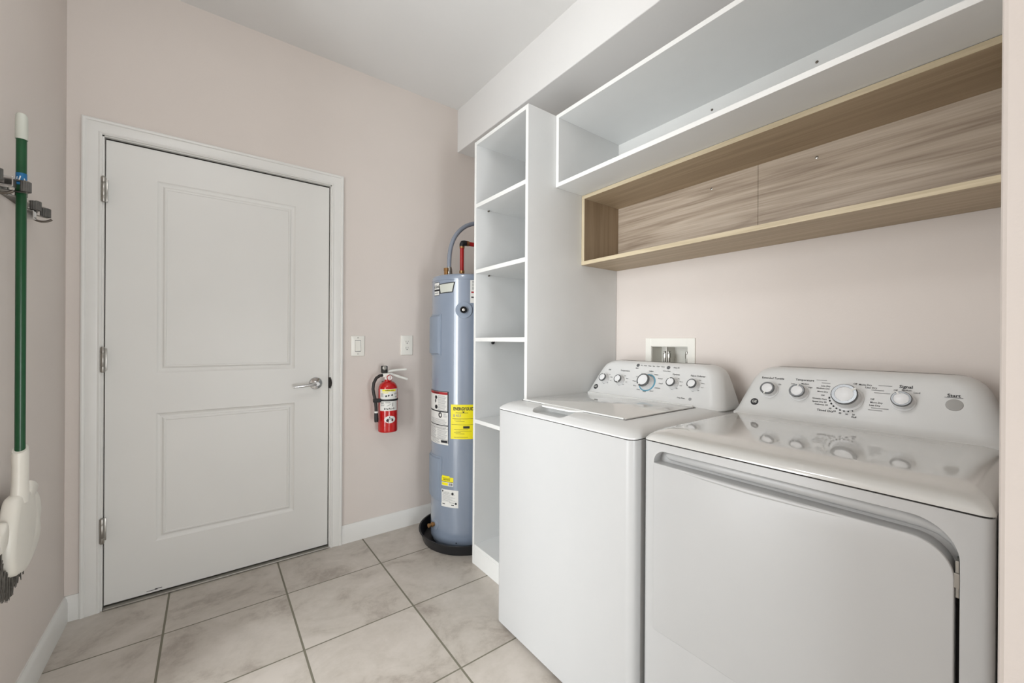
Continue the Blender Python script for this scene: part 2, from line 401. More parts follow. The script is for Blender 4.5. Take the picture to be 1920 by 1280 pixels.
# casing: profile swept round the opening with mitred corners
def casing():
    ci0, ci1, cz = SX0-0.009, SX1+0.010, SZ1+0.012        # inner edges
    prof = [(0, 0.0), (0, 0.009), (0.006, 0.0125), (0.012, 0.0105), (0.016, 0.0115), (0.040, 0.0145), (0.046, 0.0135), (0.050, 0.0175), (0.056, 0.0185), (0.061, 0.0165), (0.062, 0.0)]
    mb = MB(); R = []
    for (bx, bz, dx, dz) in ((ci0, 0, -1, 0), (ci0, cz, -1, 1), (ci1, cz, 1, 1), (ci1, 0, 1, 0)):
        R.append([Vector((bx+dx*a, YB-b, bz+dz*a)) for a, b in prof])
    mb.rings(R)
    return mb
struct(casing().build('trim_1', M['trim'], smooth=25), 'white moulded door casing')
m = MB(); m.box(SX0-0.002, SX1+0.003, YB-0.012, YS+0.05, 0.0, 0.009, 0.003)
struct(m.build('trim_2', M['alu']), 'grey threshold strip under the door')

# ------------------------------------------------------------------ devices on the back wall
FB = lambda x, z, d=0.0: (Vector((x, YB-d, z)), X, Z, -Y)
sw = thing('light_switch', 'white rocker light switch on the beige wall beside the door', 'light switch', (0.70, YB, 1.146))
m = MB(); m.prism(rr2(-0.039, 0.039, -0.060, 0.060, 0.004), FB(0.70, 1.146), 0, 0.006, 0.003, 3)
m.build('cover_plate', M['outlet'], sw, smooth=30)
m = MB(); m.prism(rr2(-0.0172, 0.0172, -0.0345, 0.0345, 0.002), FB(0.70, 1.146), 0.0055, 0.0064); m.build('rocker_shadow_rim', M['grey_ink'], sw)  # grey sheet that paints in the shadow outline of the rocker
m = MB()
m.rings([[Vector((0.70-0.0155, YB-0.007, 1.146-0.031)), Vector((0.70+0.0155, YB-0.007, 1.146-0.031)), Vector((0.70+0.0155, YB-0.007, 1.146+0.031)), Vector((0.70-0.0155, YB-0.007, 1.146+0.031))],
         [Vector((0.70-0.0145, YB-0.0125, 1.146-0.030)), Vector((0.70+0.0145, YB-0.0125, 1.146-0.030)), Vector((0.70+0.0145, YB-0.0085, 1.146+0.030)), Vector((0.70-0.0145, YB-0.0085, 1.146+0.030))]])
m.build('rocker', M['outlet'], sw)
for dz in (-0.048, 0.048):
    m = MB(); m.lathe((0.70, YB-0.0055, 1.146+dz), -Y, [(0, 0.0035), (0.0012, 0.003), (0.0016, 0)], 12); m.build('screw', M['steel'], sw)
ot = thing('wall_outlet', 'white duplex power outlet on the beige wall left of the water heater', 'power outlet', (1.003, YB, 1.150))
m = MB(); m.prism(rr2(-0.039, 0.039, -0.062, 0.062, 0.004), FB(1.003, 1.150), 0, 0.006, 0.003, 3); m.build('cover_plate', M['outlet'], ot, smooth=30)
for dz in (-0.020, 0.020):
    c = 1.150+dz
    m = MB(); m.prism([(0.0165*math.cos(a), max(-0.0125, min(0.0125, 0.0165*math.sin(a)))) for a in [2*PI*k/28 for k in range(28)]], FB(1.003, c), 0.005, 0.0078, 0.0006)
    rc = m.build('receptacle', M['outlet'], ot)
    m = MB(); f = frame_fn(FB(1.003, c))
    m.patch(f, -0.0075, -0.0055, -0.001, 0.0075, 0.008); m.patch(f, 0.0055, 0.0075, 0.0, 0.0075, 0.008)
    m.prism([(0.003*math.cos(a), -0.007+0.003*math.sin(a)) for a in [2*PI*k/10 for k in range(10)]], FB(1.003, c), 0.0075, 0.0081)
    m.build('slot', M['ink'], rc)

# ------------------------------------------------------------------ fire extinguisher
EX, EY, ER = 0.858, 2.388, 0.0565
ext = thing('fire_extinguisher', 'red fire extinguisher with a black hose hung on the beige wall', 'fire extinguisher', (EX, EY, 0.64))
EA = math.atan2(-EY, -EX)       # direction towards the room
def ecyl(a0, rad=ER):
    return lambda u, v, d: Vector((EX+(rad+d)*math.cos(a0+u/rad), EY+(rad+d)*math.sin(a0+u/rad), v))
m = MB(); m.lathe((EX, EY, 0), Z, [(0.640, 0.0), (0.640, 0.050), (0.637, 0.0545), (0.641, ER), (0.648, ER), (0.885, ER), (0.903, 0.054), (0.919, 0.046), (0.930, 0.034), (0.936, 0.021), (0.950, 0.018), (0.952, 0)], 48, cap0=False, cap1=False)
m.build('cylinder_body', M['red'], ext, smooth=50)
m = MB(); m.lathe((EX, EY, 0), Z, [(0.946, 0.0), (0.946, 0.020), (0.962, 0.020), (0.964, 0.015), (0.980, 0.015), (0.982, 0)], 20, mi=0)
m.box(EX-0.034, EX+0.024, EY-0.012, EY+0.012, 0.960, 0.984, 0.003)
valve = m.build('valve_head', M['lever'], ext, smooth=40)
m = MB(); m.box(EX-0.040, EX-0.006, EY-0.016, EY+0.016, 0.984, 1.028, 0.006)
m.build('valve_grip', M['black'], ext, smooth=40)
m = MB(); m.lathe((EX-0.026, EY-0.014, 1.016), -Y, [(0, 0.0135), (0.006, 0.0135), (0.008, 0.010), (0.0075, 0.004), (0.010, 0.003), (0.0105, 0)], 20)
m.build('pull_ring', M['steel'], ext, smooth=40)
def lever(mb, pts, w):
    mb.tube(pts, w*0.62, 10, flat=1.3)
m = MB(); lever(m, [(EX-0.004, EY-0.002, 0.993), (EX+0.03, EY-0.004, 0.998), (EX+0.07, EY-0.006, 1.001), (EX+0.112, EY-0.008, 1.002)], 0.009); m.build('lever', M['lever'], ext, smooth=50)
m = MB(); lever(m, [(EX+0.006, EY-0.004, 0.975), (EX+0.03, EY-0.006, 0.972), (EX+0.07, EY-0.008, 0.958), (EX+0.118, EY-0.01, 0.942)], 0.010); m.build('carry_handle', M['lever'], ext, smooth=50)
m = MB(); gx = EX+0.002; m.lathe((gx, EY-0.016, 0.957), -Y, [(0, 0.014), (0.0, 0.017), (0.011, 0.0175), (0.013, 0.015)], 26, cap1=False, mi=0)
g = m.build('pressure_gauge', M['redpipe'], ext, smooth=40)
m = MB(); m.lathe((gx, EY-0.0285, 0.957), -Y, [(0, 0.0145), (0.0006, 0)], 26)
m.build('gauge_face', M['white'], g)
m = MB(); f = frame_fn((Vector((gx, EY-0.0285, 0.957)), X, Z, -Y)); m.patch(f, -0.0015, 0.0015, -0.003, 0.010, 0.001); m.patch(f, -0.008, 0.008, -0.009, -0.007, 0.001); m.build('gauge_needle', M['red_ink'], g)
m = MB(); hp = [(EX-0.030, EY-0.002, 0.972), (EX-0.052, EY-0.006, 0.970), (EX-0.074, EY-0.010, 0.957), (EX-0.089, EY-0.014, 0.930), (EX-0.094, EY-0.016, 0.895), (EX-0.090, EY-0.018, 0.865), (EX-0.082, EY-0.020, 0.830), (EX-0.078, EY-0.021, 0.79), (EX-0.077, EY-0.022, 0.755)]
m.tube(hp, 0.009, 14); m.build('hose', M['hose'], ext, smooth=60)
m = MB(); m.tube([(EX-0.077, EY-0.022, 0.757), (EX-0.077, EY-0.022, 0.752), (EX-0.076, EY-0.022, 0.715), (EX-0.075, EY-0.022, 0.702)], 0.01, 14, rr=[0.0095, 0.011, 0.012, 0.0115]); m.build('nozzle', M['black'], ext, smooth=40)
m = MB(); m.lathe((EX-0.077, EY-0.022, 0.755), Z, [(0, 0.0112), (0.010, 0.0112)], 16); m.build('nozzle_band', M['white'], ext, smooth=40)
m = MB(); m.lathe((EX, EY, 0.822), Z, [(0, ER+0.0003), (0, ER+0.002), (0.011, ER+0.002), (0.011, ER+0.0003)], 48, cap0=False, cap1=False)
m.box(EX-0.094, EX-0.052, EY-0.034, EY-0.010, 0.816, 0.838, 0.003)
m.build('strap', M['black'], ext)
# labels wrap the cylinder
EU = EA+0.05
def elab(name, u0, u1, v0, v1, mt, par=ext, d=0.0004):
    mm = MB(); f = ecyl(EU); mm.patch(f, u0, u1, v0, v1, d, 14); return mm.build(name, mt, par, smooth=60)
lb = elab('instruction_label', -0.052, 0.062, 0.765, 0.893, M['white'])
m = MB(); f = ecyl(EU); m.patch(f, -0.036, 0.046, 0.8795, 0.8905, 0.0008, 10); m.patch(f, -0.034, 0.0, 0.870, 0.874, 0.0008, 5); m.build('yellow_band', M['yellow'], lb)
m = MB(); m.text('OPERATION', f, 0.009, 0.006, 0.885, 0.03, depth=0.0012)
for k, (v, a, b) in enumerate(((0.866, -0.046, -0.03), (0.862, -0.046, -0.028), (0.858, -0.046, -0.031), (0.853, -0.046, -0.03), (0.848, -0.046, -0.028), (0.815, -0.046, -0.024), (0.811, -0.046, -0.028), (0.807, -0.046, -0.026), (0.800, -0.046, -0.02), (0.795, -0.046, -0.024), (0.815, -0.018, 0.010), (0.811, -0.018, 0.014), (0.866, 0.034, 0.058), (0.861, 0.034, 0.056), (0.847, 0.040, 0.058), (0.843, 0.040, 0.055))):
    m.patch(f, a, b, v, v+0.0014, 0.0008, 4)
for (cx, cv) in ((-0.012, 0.852), (0.002, 0.855), (0.022, 0.857)):       # little operating pictures
    m.prism([(0.005, 0), (0.002, 0.006), (-0.004, 0.004), (-0.006, -0.003), (0, -0.006)], (f(cx, cv, 0.0003), (f(cx+0.001, cv, 0)-f(cx, cv, 0)).normalized(), Z, (f(cx, cv, 0.01)-f(cx, cv, 0)).normalized()), 0, 0.0008)
for q in range(7): m.patch(f, -0.024+q*0.009, -0.019+q*0.009, 0.772+0.002*(q % 2), 0.783-0.002*(q % 3), 0.0008, 1)
m.tube([f(-0.008, 0.793, 0.001), f(0.006, 0.800, 0.001), f(0.016, 0.806, 0.001)], 0.0008, 5); m.tube([f(0.026, 0.79, 0.001), f(0.026, 0.812, 0.001)], 0.0015, 5)
m.build('label_print', M['ink'], lb)
m = MB(); n_ = 30
pts = [(0.033*math.cos(2*PI*k/n_)+0.010, 0.714+0.0215*math.sin(2*PI*k/n_)) for k in range(n_)]
c0 = m.bm.verts.new(f(0.010, 0.714, 0.0006)); P1 = [m.bm.verts.new(f(0.010+(u-0.010)*0.5, 0.714+(v-0.714)*0.5, 0.0006)) for u, v in pts]; P2 = [m.bm.verts.new(f(u, v, 0.0006)) for u, v in pts]
for k in range(n_):
    m.face([c0, P1[k], P1[(k+1) % n_]]); m.face([P1[k], P2[k], P2[(k+1) % n_], P1[(k+1) % n_]])
ov = m.build('oval_badge', M['white'], ext)
m = MB()
def blob(mb, f, cu, cv, a, b, d=0.0012, n=12):
    c = mb.bm.verts.new(f(cu, cv, d)); p = [mb.bm.verts.new(f(cu+a*math.cos(2*PI*k/n), cv+b*math.sin(2*PI*k/n), d)) for k in range(n)]
    for k in range(n): mb.face([c, p[k], p[(k+1) % n]])
blob(m, f, 0.008, 0.727, 0.003, 0.004); blob(m, f, -0.004, 0.708, 0.008, 0.008); blob(m, f, 0.024, 0.710, 0.006, 0.007); m.patch(f, -0.008, 0.026, 0.716, 0.719, 0.0012, 4)
m.build('badge_mark', M['ink'], ov)
for u, v in ((0.0, 0.700), (0.026, 0.705)):
    m = MB(); blob(m, f, u, v, 0.003, 0.003, 0.0016); m.build('badge_dot', M['red_ink'], ov)
m = MB(); m.box(EX-0.014, EX+0.02, EY+ER-0.001, YB, 0.80, 0.90, 0.002); m.box(EX-0.014, EX+0.025, YB-0.003, YB, 0.76, 0.93, 0.001); m.build('wall_bracket', M['darksteel'], ext)

# ------------------------------------------------------------------ water heater
CX, CY, CR = 1.257, 2.138, 0.211
pan = thing('drain_pan', 'round black plastic drain pan on the tiles under the water heater', 'drain pan', (CX, CY, 0))
m = MB(); m.lathe((CX, CY, 0), Z, [(0.001, 0.0), (0.001, 0.252), (0.004, 0.257), (0.060, 0.2735), (0.062, 0.281), (0.0655, 0.281), (0.0655, 0.272), (0.010, 0.250), (0.008, 0.0)], 72, cap0=False, cap1=False)
m.build('pan_body', M['pan'], pan, smooth=35)
wh = thing('water_heater', 'tall grey-blue cylindrical water heater standing in a black pan in the corner', 'water heater', (CX, CY, 0.012))
def hcyl(adeg, rad=CR):
    a0 = math.radians(adeg)
    return lambda u, v, d: Vector((CX+(rad+d)*math.cos(a0+u/rad), CY+(rad+d)*math.sin(a0+u/rad), v))
m = MB(); m.lathe((CX, CY, 0), Z, [(0.012, 0.0), (0.012, 0.200), (0.03, 0.2005), (0.034, CR-0.004), (0.037, CR), (1.523, CR), (1.5235, CR-0.0015), (1.525, CR-0.0015), (1.5255, CR+0.001), (1.545, CR+0.001), (1.553, CR-0.003), (1.557, CR-0.012), (1.562, 0.12), (1.564, 0)], 96, cap0=False, cap1=False)
m.build('tank', M['heater'], wh, smooth=40)
def cover(z0, z1, ac, half, dep):
    mb = MB(); f = hcyl(ac); U = half
    lv = [(0, 0), (0.0, 0.003), (0.006, dep-0.002), (0.010, dep)]
    def ring(ins, d):
        pts = []; u0, u1, v0, v1 = -U+ins, U-ins, z0+ins, z1-ins
        for k in range(13): pts.append((u0+(u1-u0)*k/12, v0))
        for k in range(1, 9): pts.append((u1, v0+(v1-v0)*k/8))
        for k in range(1, 13): pts.append((u1-(u1-u0)*k/12, v1))
        for k in range(1, 8): pts.append((u0, v1-(v1-v0)*k/8))
        return [f(u, v, d) for u, v in pts]
    mb.rings([ring(0, 0), ring(0, 0.002), ring(0.008, 0.003), ring(0.013, dep-0.001), ring(0.017, dep)], cap0=False, cap1=False)
    # curved lid
    g = [[mb.bm.verts.new(f(-U+0.017+(2*U-0.034)*i/12, v, dep)) for i in range(13)] for v in (z0+0.017, z1-0.017)]
    for i in range(12): mb.face([g[0][i], g[0][i+1], g[1][i+1], g[1][i]])
    bmesh.ops.remove_doubles(mb.bm, verts=mb.bm.verts[:], dist=1e-5)
    return mb
cover(1.094, 1.332, 174, 0.080, 0.013).build('access_cover', M['heatercap'], wh, smooth=40)
cover(0.265, 0.520, 176, 0.084, 0.011).build('access_cover', M['heatercap'], wh, smooth=40)
# thermometer dial and recessed plate
def on_tank(adeg, z, d=0.0):
    a = math.radians(adeg); n = Vector((math.cos(a), math.sin(a), 0)); return Vector((CX, CY, z))+n*(CR+d), n
o, n = on_tank(-125.5, 1.352)
m = MB(); m.lathe(o-n*0.006, n, [(0.004, 0.047), (0.008, 0.046), (0.0085, 0.020), (0.0085, 0)], 36); vp = m.build('valve_plate', M['heatercap'], wh, smooth=40)
m = MB(); m.lathe(o+n*0.002, n, [(0, 0.018), (0.016, 0.019), (0.020, 0.016), (0.012, 0.010), (0.012, 0)], 28); vs = m.build('valve_socket', M['black'], wh, smooth=40)
m = MB(); m.lathe(o+n*0.014, n, [(0, 0.009), (0.006, 0.008), (0.008, 0.003), (0.008, 0)], 12); m.build('valve_stem', M['steel'], vs, smooth=40)
# drain valve
o, n = on_tank(-176, 0.122)
m = MB(); m.lathe(o-n*0.004, n, [(0.003, 0.03), (0.007, 0.029), (0.009, 0.012), (0.009, 0)], 24); m.build('drain_plate', M['heatercap'], wh, smooth=40)
o, n = on_tank(-178, 0.122)
m = MB(); m.lathe(o, n, [(0, 0.011), (0.014, 0.011), (0.015, 0.014), (0.020, 0.014), (0.022, 0.009), (0.034, 0.009), (0.034, 0.0115), (0.042, 0.0115), (0.042, 0.006)], 16); m.build('drain_valve', M['copper'], wh, smooth=40)
o, n = on_tank(-135, 0.048)
m = MB(); m.lathe(o, n, [(0, 0.004), (0.002, 0.003), (0.0025, 0)], 10); m.build('base_screw', M['ink'], wh)
# top fittings
for (x, y, r, hh, mt, nm) in ((1.085, 2.085, 0.013, 0.040, 'copper', 'anode_nipple'), (1.139, 2.150, 0.016, 0.034, 'steel', 'inlet_nipple'), (1.225, 2.150, 0.014, 0.034, 'copper', 'outlet_nipple')):
    m = MB(); m.lathe((x, y, 1.556), Z, [(0, r), (hh*0.6, r), (hh*0.62, r*1.12), (hh, r*1.12), (hh, r*0.7)], 8 if nm != 'inlet_nipple' else 20); m.build(nm, M[mt], wh)
def label(adeg, z, u0, u1, v0, v1, name, mt, par=wh, d=0.0005, n=10):
    mm = MB(); mm.patch(hcyl(adeg), u0, u1, z+v0, z+v1, d, n); return mm.build(name, mt, par, smooth=60)
# brand plate, upper left of the tank
f = hcyl(-169.5)
l1 = label(-169.5, 0, -0.052, 0.0, 1.441, 1.513, 'brand_label', M['white'])
m = MB(); m.text('AOSmith', f, 0.026, -0.026, 1.489, 0.012, depth=0.0012, sx=0.62); m.patch(f, -0.052, 0.014, 1.464, 1.474, 0.001, 8); m.patch(f, -0.052, 0.002, 1.512, 1.515, 0.001, 8)
m.patch(f, -0.052, 0.002, 1.438, 1.441, 0.001, 8); m.patch(f, 0, 0.003, 1.440, 1.515, 0.001, 1); m.patch(f, -0.045, -0.008, 1.452, 1.455, 0.001, 6); m.patch(f, 0.002, 0.014, 1.458, 1.480, 0.001, 2)
m.build('brand_print', M['ink'], l1)
f = hcyl(-169.5)
def quad(mb, f, P, d, n=10):
    # P: 4 corners (u,v) : bl, br, tr, tl
    g = []
    for k in range(n+1):
        t = k/n
        g.append((mb.bm.verts.new(f(P[0][0]+(P[1][0]-P[0][0])*t, P[0][1]+(P[1][1]-P[0][1])*t, d)), mb.bm.verts.new(f(P[3][0]+(P[2][0]-P[3][0])*t, P[3][1]+(P[2][1]-P[3][1])*t, d))))
    for a, b in zip(g, g[1:]): mb.face([a[0], b[0], b[1], a[1]])
m = MB(); quad(m, f, [(0.003, 1.447), (0.098, 1.451), (0.112, 1.511), (0.003, 1.503)], 0.0007); l2 = m.build('model_plate', M['ink'], wh, smooth=60)
m = MB(); quad(m, f, [(0.014, 1.452), (0.093, 1.456), (0.104, 1.505), (0.003, 1.498)], 0.0013); m.build('plate_field', M['capw'], l2, smooth=60)
l3 = label(-114.5, 0, -0.006, 0.11, 1.392, 1.520, 'side_label', M['white'])
m = MB(); f = hcyl(-114.5)
for k, v in enumerate((1.512, 1.506, 1.498, 1.492, 1.486, 1.478, 1.472, 1.466)): m.patch(f, 0.004, 0.10-0.01*(k % 3), v, v+0.002, 0.001, 6)
m.patch(f, 0.0, 0.10, 1.420, 1.428, 0.001, 6); m.build('side_print', M['ink'], l3)
m = MB(); m.patch(f, 0.0, 0.10, 1.448, 1.456, 0.001, 6); m.build('red_band', M['red_ink'], l3)
# warning label
f = hcyl(-149)
l4 = label(-149, 0, -0.20, 0.0, 0.591, 0.893, 'warning_label', M['white'], n=18)
m = MB(); m.patch(f, -0.20, -0.006, 0.874, 0.888, 0.001, 16); m.build('red_band', M['red_ink'], l4, smooth=60)
m = MB()
m.patch(f, -0.20, 0, 0.889, 0.893, 0.0012, 16); m.patch(f, -0.007, 0, 0.775, 0.893, 0.0012, 1); m.patch(f, -0.20, 0, 0.774, 0.781, 0.0012, 16)
m.patch(f, -0.20, 0, 0.697, 0.702, 0.0012, 16); m.patch(f, -0.003, 0, 0.60, 0.775, 0.0012, 1); m.patch(f, -0.20, 0, 0.681, 0.6825, 0.0012, 16); m.patch(f, -0.18, 0, 0.620, 0.6215, 0.0012, 16)
m.text('DANGER', f, 0.014, -0.10, 0.881, 0.02, depth=0.0016)
for (c, v, a, b) in ((-0.10, 0.855, 0.012, 0.010), (-0.104, 0.835, 0.006, 0.012), (-0.098, 0.80, 0.014, 0.012), (-0.06, 0.757, 0.015, 0.016)): blob(m, f, c, v, a, b, 0.0013)
m.patch(f, -0.064, -0.052, 0.605, 0.612, 0.0012, 2) if False else m.patch(f, -0.052, -0.006, 0.602, 0.616, 0.0012, 5)
m.build('warning_print', M['ink'], l4)
m = MB(); blob(m, f, -0.058, 0.757, 0.007, 0.009, 0.0018)
m.build('symbol_centre', M['white'], l4)
m = MB(); k = 0
for v0, v1, a, b in ((0.785, 0.868, -0.082, -0.014), (0.706, 0.735, -0.17, -0.012), (0.748, 0.768, -0.035, -0.008), (0.685, 0.694, -0.16, -0.012), (0.625, 0.676, -0.085, -0.008), (0.625, 0.676, -0.17, -0.095), (0.596, 0.616, -0.15, -0.06)):
    v = v0
    while v < v1:
        m.patch(f, a, b-0.012*((k*7) % 4)/3, v, v+0.0022, 0.001, 6); v += 0.0062; k += 1
m.build('fine_print', M['grey_ink'], l4)
# yellow energy label
f = hcyl(-145)
l5 = label(-145, 0, 0, 0.165, 0.630, 0.823, 'energy_label', M['yellow'], n=14)
m = MB(); m.text('ENERGYGUIDE', f, 0.0235, 0.078, 0.799, 0.035, sx=0.80, depth=0.0012)
m.prism([(-0.007, 0), (0.007, 0), (0, -0.009)], (f(0.073, 0.785, 0.0005), (f(0.074, 0.785, 0)-f(0.073, 0.785, 0)).normalized(), Z, (f(0.073, 0.785, 0.01)-f(0.073, 0.785, 0)).normalized()), 0, 0.001)
m.patch(f, 0.005, 0.16, 0.7105, 0.7118, 0.001, 10); m.patch(f, 0.01, 0.14, 0.7435, 0.745, 0.001, 10); m.patch(f, 0.03, 0.10, 0.776, 0.778, 0.001, 6)
m.prism([(0, 0.005), (0.007, 0), (0, -0.005)], (f(0.14, 0.746, 0.0005), (f(0.141, 0.746, 0)-f(0.14, 0.746, 0)).normalized(), Z, (f(0.14, 0.746, 0.01)-f(0.14, 0.746, 0)).normalized()), 0, 0.001)
m.patch(f, 0.072, 0.108, 0.690, 0.703, 0.001, 4)
for k, v in enumerate((0.737, 0.73, 0.682, 0.674, 0.667, 0.66, 0.640)): m.patch(f, 0.02+0.01*(k % 2), 0.06+0.02*(k % 4), v, v+0.0013, 0.001, 5)
m.build('energy_print', M['ink'], l5)
m = MB(); m.text('$ 423', f, 0.020, 0.037, 0.761, 0.012, depth=0.0012); m.build('cost_print', M['grey_ink'], l5)
# small yellow tag and white data plate
f = hcyl(-161.5)
l6 = label(-161.5, 0, 0, 0.078, 0.362, 0.412, 'yellow_notice', M['white'], n=8)
m = MB(); m.patch(f, 0, 0.078, 0.384, 0.412, 0.001, 8); m.patch(f, 0.004, 0.055, 0.412, 0.419, 0.0008, 6); m.patch(f, 0.004, 0.045, 0.365, 0.380, 0.001, 6); m.build('yellow_field', M['yellow'], l6, smooth=60)
m = MB(); m.text('NOTICE', f, 0.012, 0.036, 0.397, 0.02, depth=0.0016); m.patch(f, 0.002, 0.076, 0.3845, 0.387, 0.0014, 6); m.patch(f, 0.01, 0.06, 0.405, 0.407, 0.0014, 6)
for i in range(4):
    for j in range(4):
        if (i*3+j*5) % 3: pass
m.patch(f, 0.052, 0.056, 0.366, 0.380, 0.0014, 1); m.patch(f, 0.060, 0.063, 0.366, 0.380, 0.0014, 1); m.patch(f, 0.067, 0.072, 0.366, 0.380, 0.0014, 1); m.build('notice_print', M['ink'], l6)
l7 = label(-161.5, 0, 0, 0.108, 0.244, 0.342, 'data_plate', M['white'], n=10)
m = MB(); blob(m, f, 0.010, 0.331, 0.004, 0.006); blob(m, f, 0.074, 0.322, 0.007, 0.008); blob(m, f, 0.094, 0.268, 0.006, 0.006); m.patch(f, 0.008, 0.026, 0.258, 0.262, 0.001, 2); m.patch(f, 0.066, 0.083, 0.256, 0.260, 0.001, 2)
m.patch(f, 0.055, 0.085, 0.270, 0.272, 0.001, 2); m.build('plate_print', M['ink'], l7)
m = MB()
for k in range(9): m.patch(f, 0.008, 0.06+0.03*((k*5) % 3)/2, 0.276+k*0.0055, 0.2775+k*0.0055, 0.001, 6)
m.patch(f, 0.022, 0.055, 0.328, 0.330, 0.001, 4); m.patch(f, 0.022, 0.05, 0.322, 0.324, 0.001, 4); m.build('plate_fine_print', M['grey_ink'], l7)
# pipes above
fx = thing('flexible_conduit', 'grey flexible conduit arching from the top of the water heater to behind the shelf tower', 'pipe', (1.139, 2.15, 1.59))
cp = [(1.139, 2.15, 1.602), (1.138, 2.15, 1.63), (1.141, 2.15, 1.69), (1.151, 2.15, 1.745), (1.172, 2.15, 1.797), (1.206, 2.15, 1.843), (1.250, 2.15, 1.880), (1.305, 2.15, 1.905), (1.37, 2.15, 1.917), (1.45, 2.15, 1.915), (1.55, 2.15, 1.90), (1.64, 2.15, 1.88), (XR+0.01, 2.15, 1.87)]
def smoothpath(P, n=6):
    P = [Vector(p) for p in P]; out = []
    for i in range(len(P)-1):
        a, b, c, d = P[max(i-1, 0)], P[i], P[i+1], P[min(i+2, len(P)-1)]
        for k in range(n):
            t = k/n; out.append(0.5*((2*b)+(c-a)*t+(2*a-5*b+4*c-d)*t*t+(3*b-a-3*c+d)*t**3))
    out.append(P[-1]); return out
sp = smoothpath(cp, 16)
m = MB(); m.tube(sp, 0.013, 14, rr=[0.0125 if i % 2 else 0.0133 for i in range(len(sp))]); m.build('conduit_tube', M['flex'], fx, smooth=80)
m = MB(); m.lathe((1.139, 2.15, 1.591), Z, [(0, 0.017), (0.016, 0.017), (0.020, 0.0145), (0.026, 0.0145)], 16); m.build('conduit_connector', M['steel'], fx, smooth=40)
rp_ = thing('red_water_pipe', 'red water pipe with a black elbow rising from the water heater top', 'pipe', (1.225, 2.15, 1.59))
m = MB(); m.cyl((1.225, 2.15, 1.592), (1.225, 2.15, 1.745), 0.0125); m.build('upright_pipe', M['redpipe'], rp_, smooth=40)
m = MB(); m.cyl((1.246, 2.15, 1.776), (XR+0.01, 2.15, 1.776), 0.0125); m.build('level_pipe', M['redpipe'], rp_, smooth=40)
m = MB(); m.tube([(1.225, 2.15, 1.752), (1.225, 2.15, 1.766), (1.229, 2.15, 1.774), (1.238, 2.15, 1.776), (1.252, 2.15, 1.776)], 0.016, 14); m.build('elbow', M['black'], rp_, smooth=50)
for a, b in (((1.225, 2.15, 1.742), (1.225, 2.15, 1.754)), ((1.256, 2.15, 1.776), (1.270, 2.15, 1.776)), ((1.225, 2.15, 1.591), (1.225, 2.15, 1.606))):
    m = MB(); m.cyl(a, b, 0.0155); m.build('crimp_ring', M['copper'], rp_, smooth=40)

# ------------------------------------------------------------------ shelf tower
TX, TY0, TY1, TH, T = 1.123, 1.390, 1.842, 2.232, 0.018
tw = thing('shelf_tower', 'tall narrow white open shelf unit between the water heater and the washer', 'shelf unit', (TX, (TY0+TY1)/2, 0))
def board(name, x0, x1, y0, y1, z0, z1, par, mats=None, ed=None, front=True):
    """board with an edge-banded front (toward -X)"""
    mb = MB()
    mb.box(x0+0.0012, x1, y0, y1, z0, z1, 0.0004, 1, mi=0)
    if front: mb.box(x0, x0+0.0016, y0, y1, z0, z1, 0.0005, 1, mi=1)
    return mb.build(name, mats or [M['melamine'], M['edge']], par)
XB = XR-0.002
board('side_panel', TX, XB, TY0, TY0+T, 0, TH, tw); board('side_panel', TX, XB, TY1-T, TY1, 0, TH, tw)
board('top_panel', TX, XB, TY0+T, TY1-T, TH-T, TH, tw)
for z in (1.892, 1.545, 1.187, 0.757): board('shelf', TX, XB-0.006, TY0+T, TY1-T, z-0.010, z+0.010, tw)
board('bottom_panel', TX+0.002, XB-0.006, TY0+T, TY1-T, 0.088, 0.105, tw)
board('kick_board', TX+0.001, TX+0.018, TY0+T, TY1-T, 0, 0.088, tw, mats=[M['melamine'], M['edge']])
m = MB(); m.box(XB-0.006, XB, TY0+T, TY1-T, 0.088, TH-T); m.build('back_panel', M['melamine'], tw)
for (x, z, r) in ((1.199, 1.878, 0.004), (1.204, 1.531, 0.004), (1.232, 1.170, 0.008)):
    m = MB(); m.lathe((x, TY1-T, z), -Y, [(0, r), (0.010, r), (0.012, r*0.7), (0.012, 0)], 12)
    if r > 0.005: m.box(x-0.006, x+0.010, TY1-T-0.012, TY1-T, z+0.002, z+0.007, 0.001)
    m.build('shelf_pin', M['ink'] if r > 0.005 else M['darksteel'], tw)

# ------------------------------------------------------------------ white wall shelf box
Y0S, Y1S = YP+0.002, TY0-0.001
WX = 1.289
ws = thing('wall_shelf', 'long white open box shelf hung above the wooden shelf', 'shelf', (WX, 0.7, 1.897))
T = 0.018
board('bottom_board', WX, XB, Y0S, Y1S, 1.897, 1.897+T, ws); board('top_board', WX, XB, Y0S, Y1S, 2.233-T, 2.233, ws)
board('end_panel', WX, XB, Y1S-T, Y1S, 1.897+T, 2.233-T, ws); board('end_panel', WX, XB, Y0S, Y0S+T, 1.897+T, 2.233-T, ws)
m = MB(); m.box(XB-0.012, XB, Y0S+T, Y1S-T, 1.897+T, 2.233-T); m.build('back_panel', M['edge'], ws)
for y in (0.877, 0.503):
    m = MB(); m.lathe((XB-0.012, y, 2.177), -X, [(0, 0.005), (0.002, 0.0045), (0.003, 0)], 14); m.build('screw', M['darksteel'], ws)
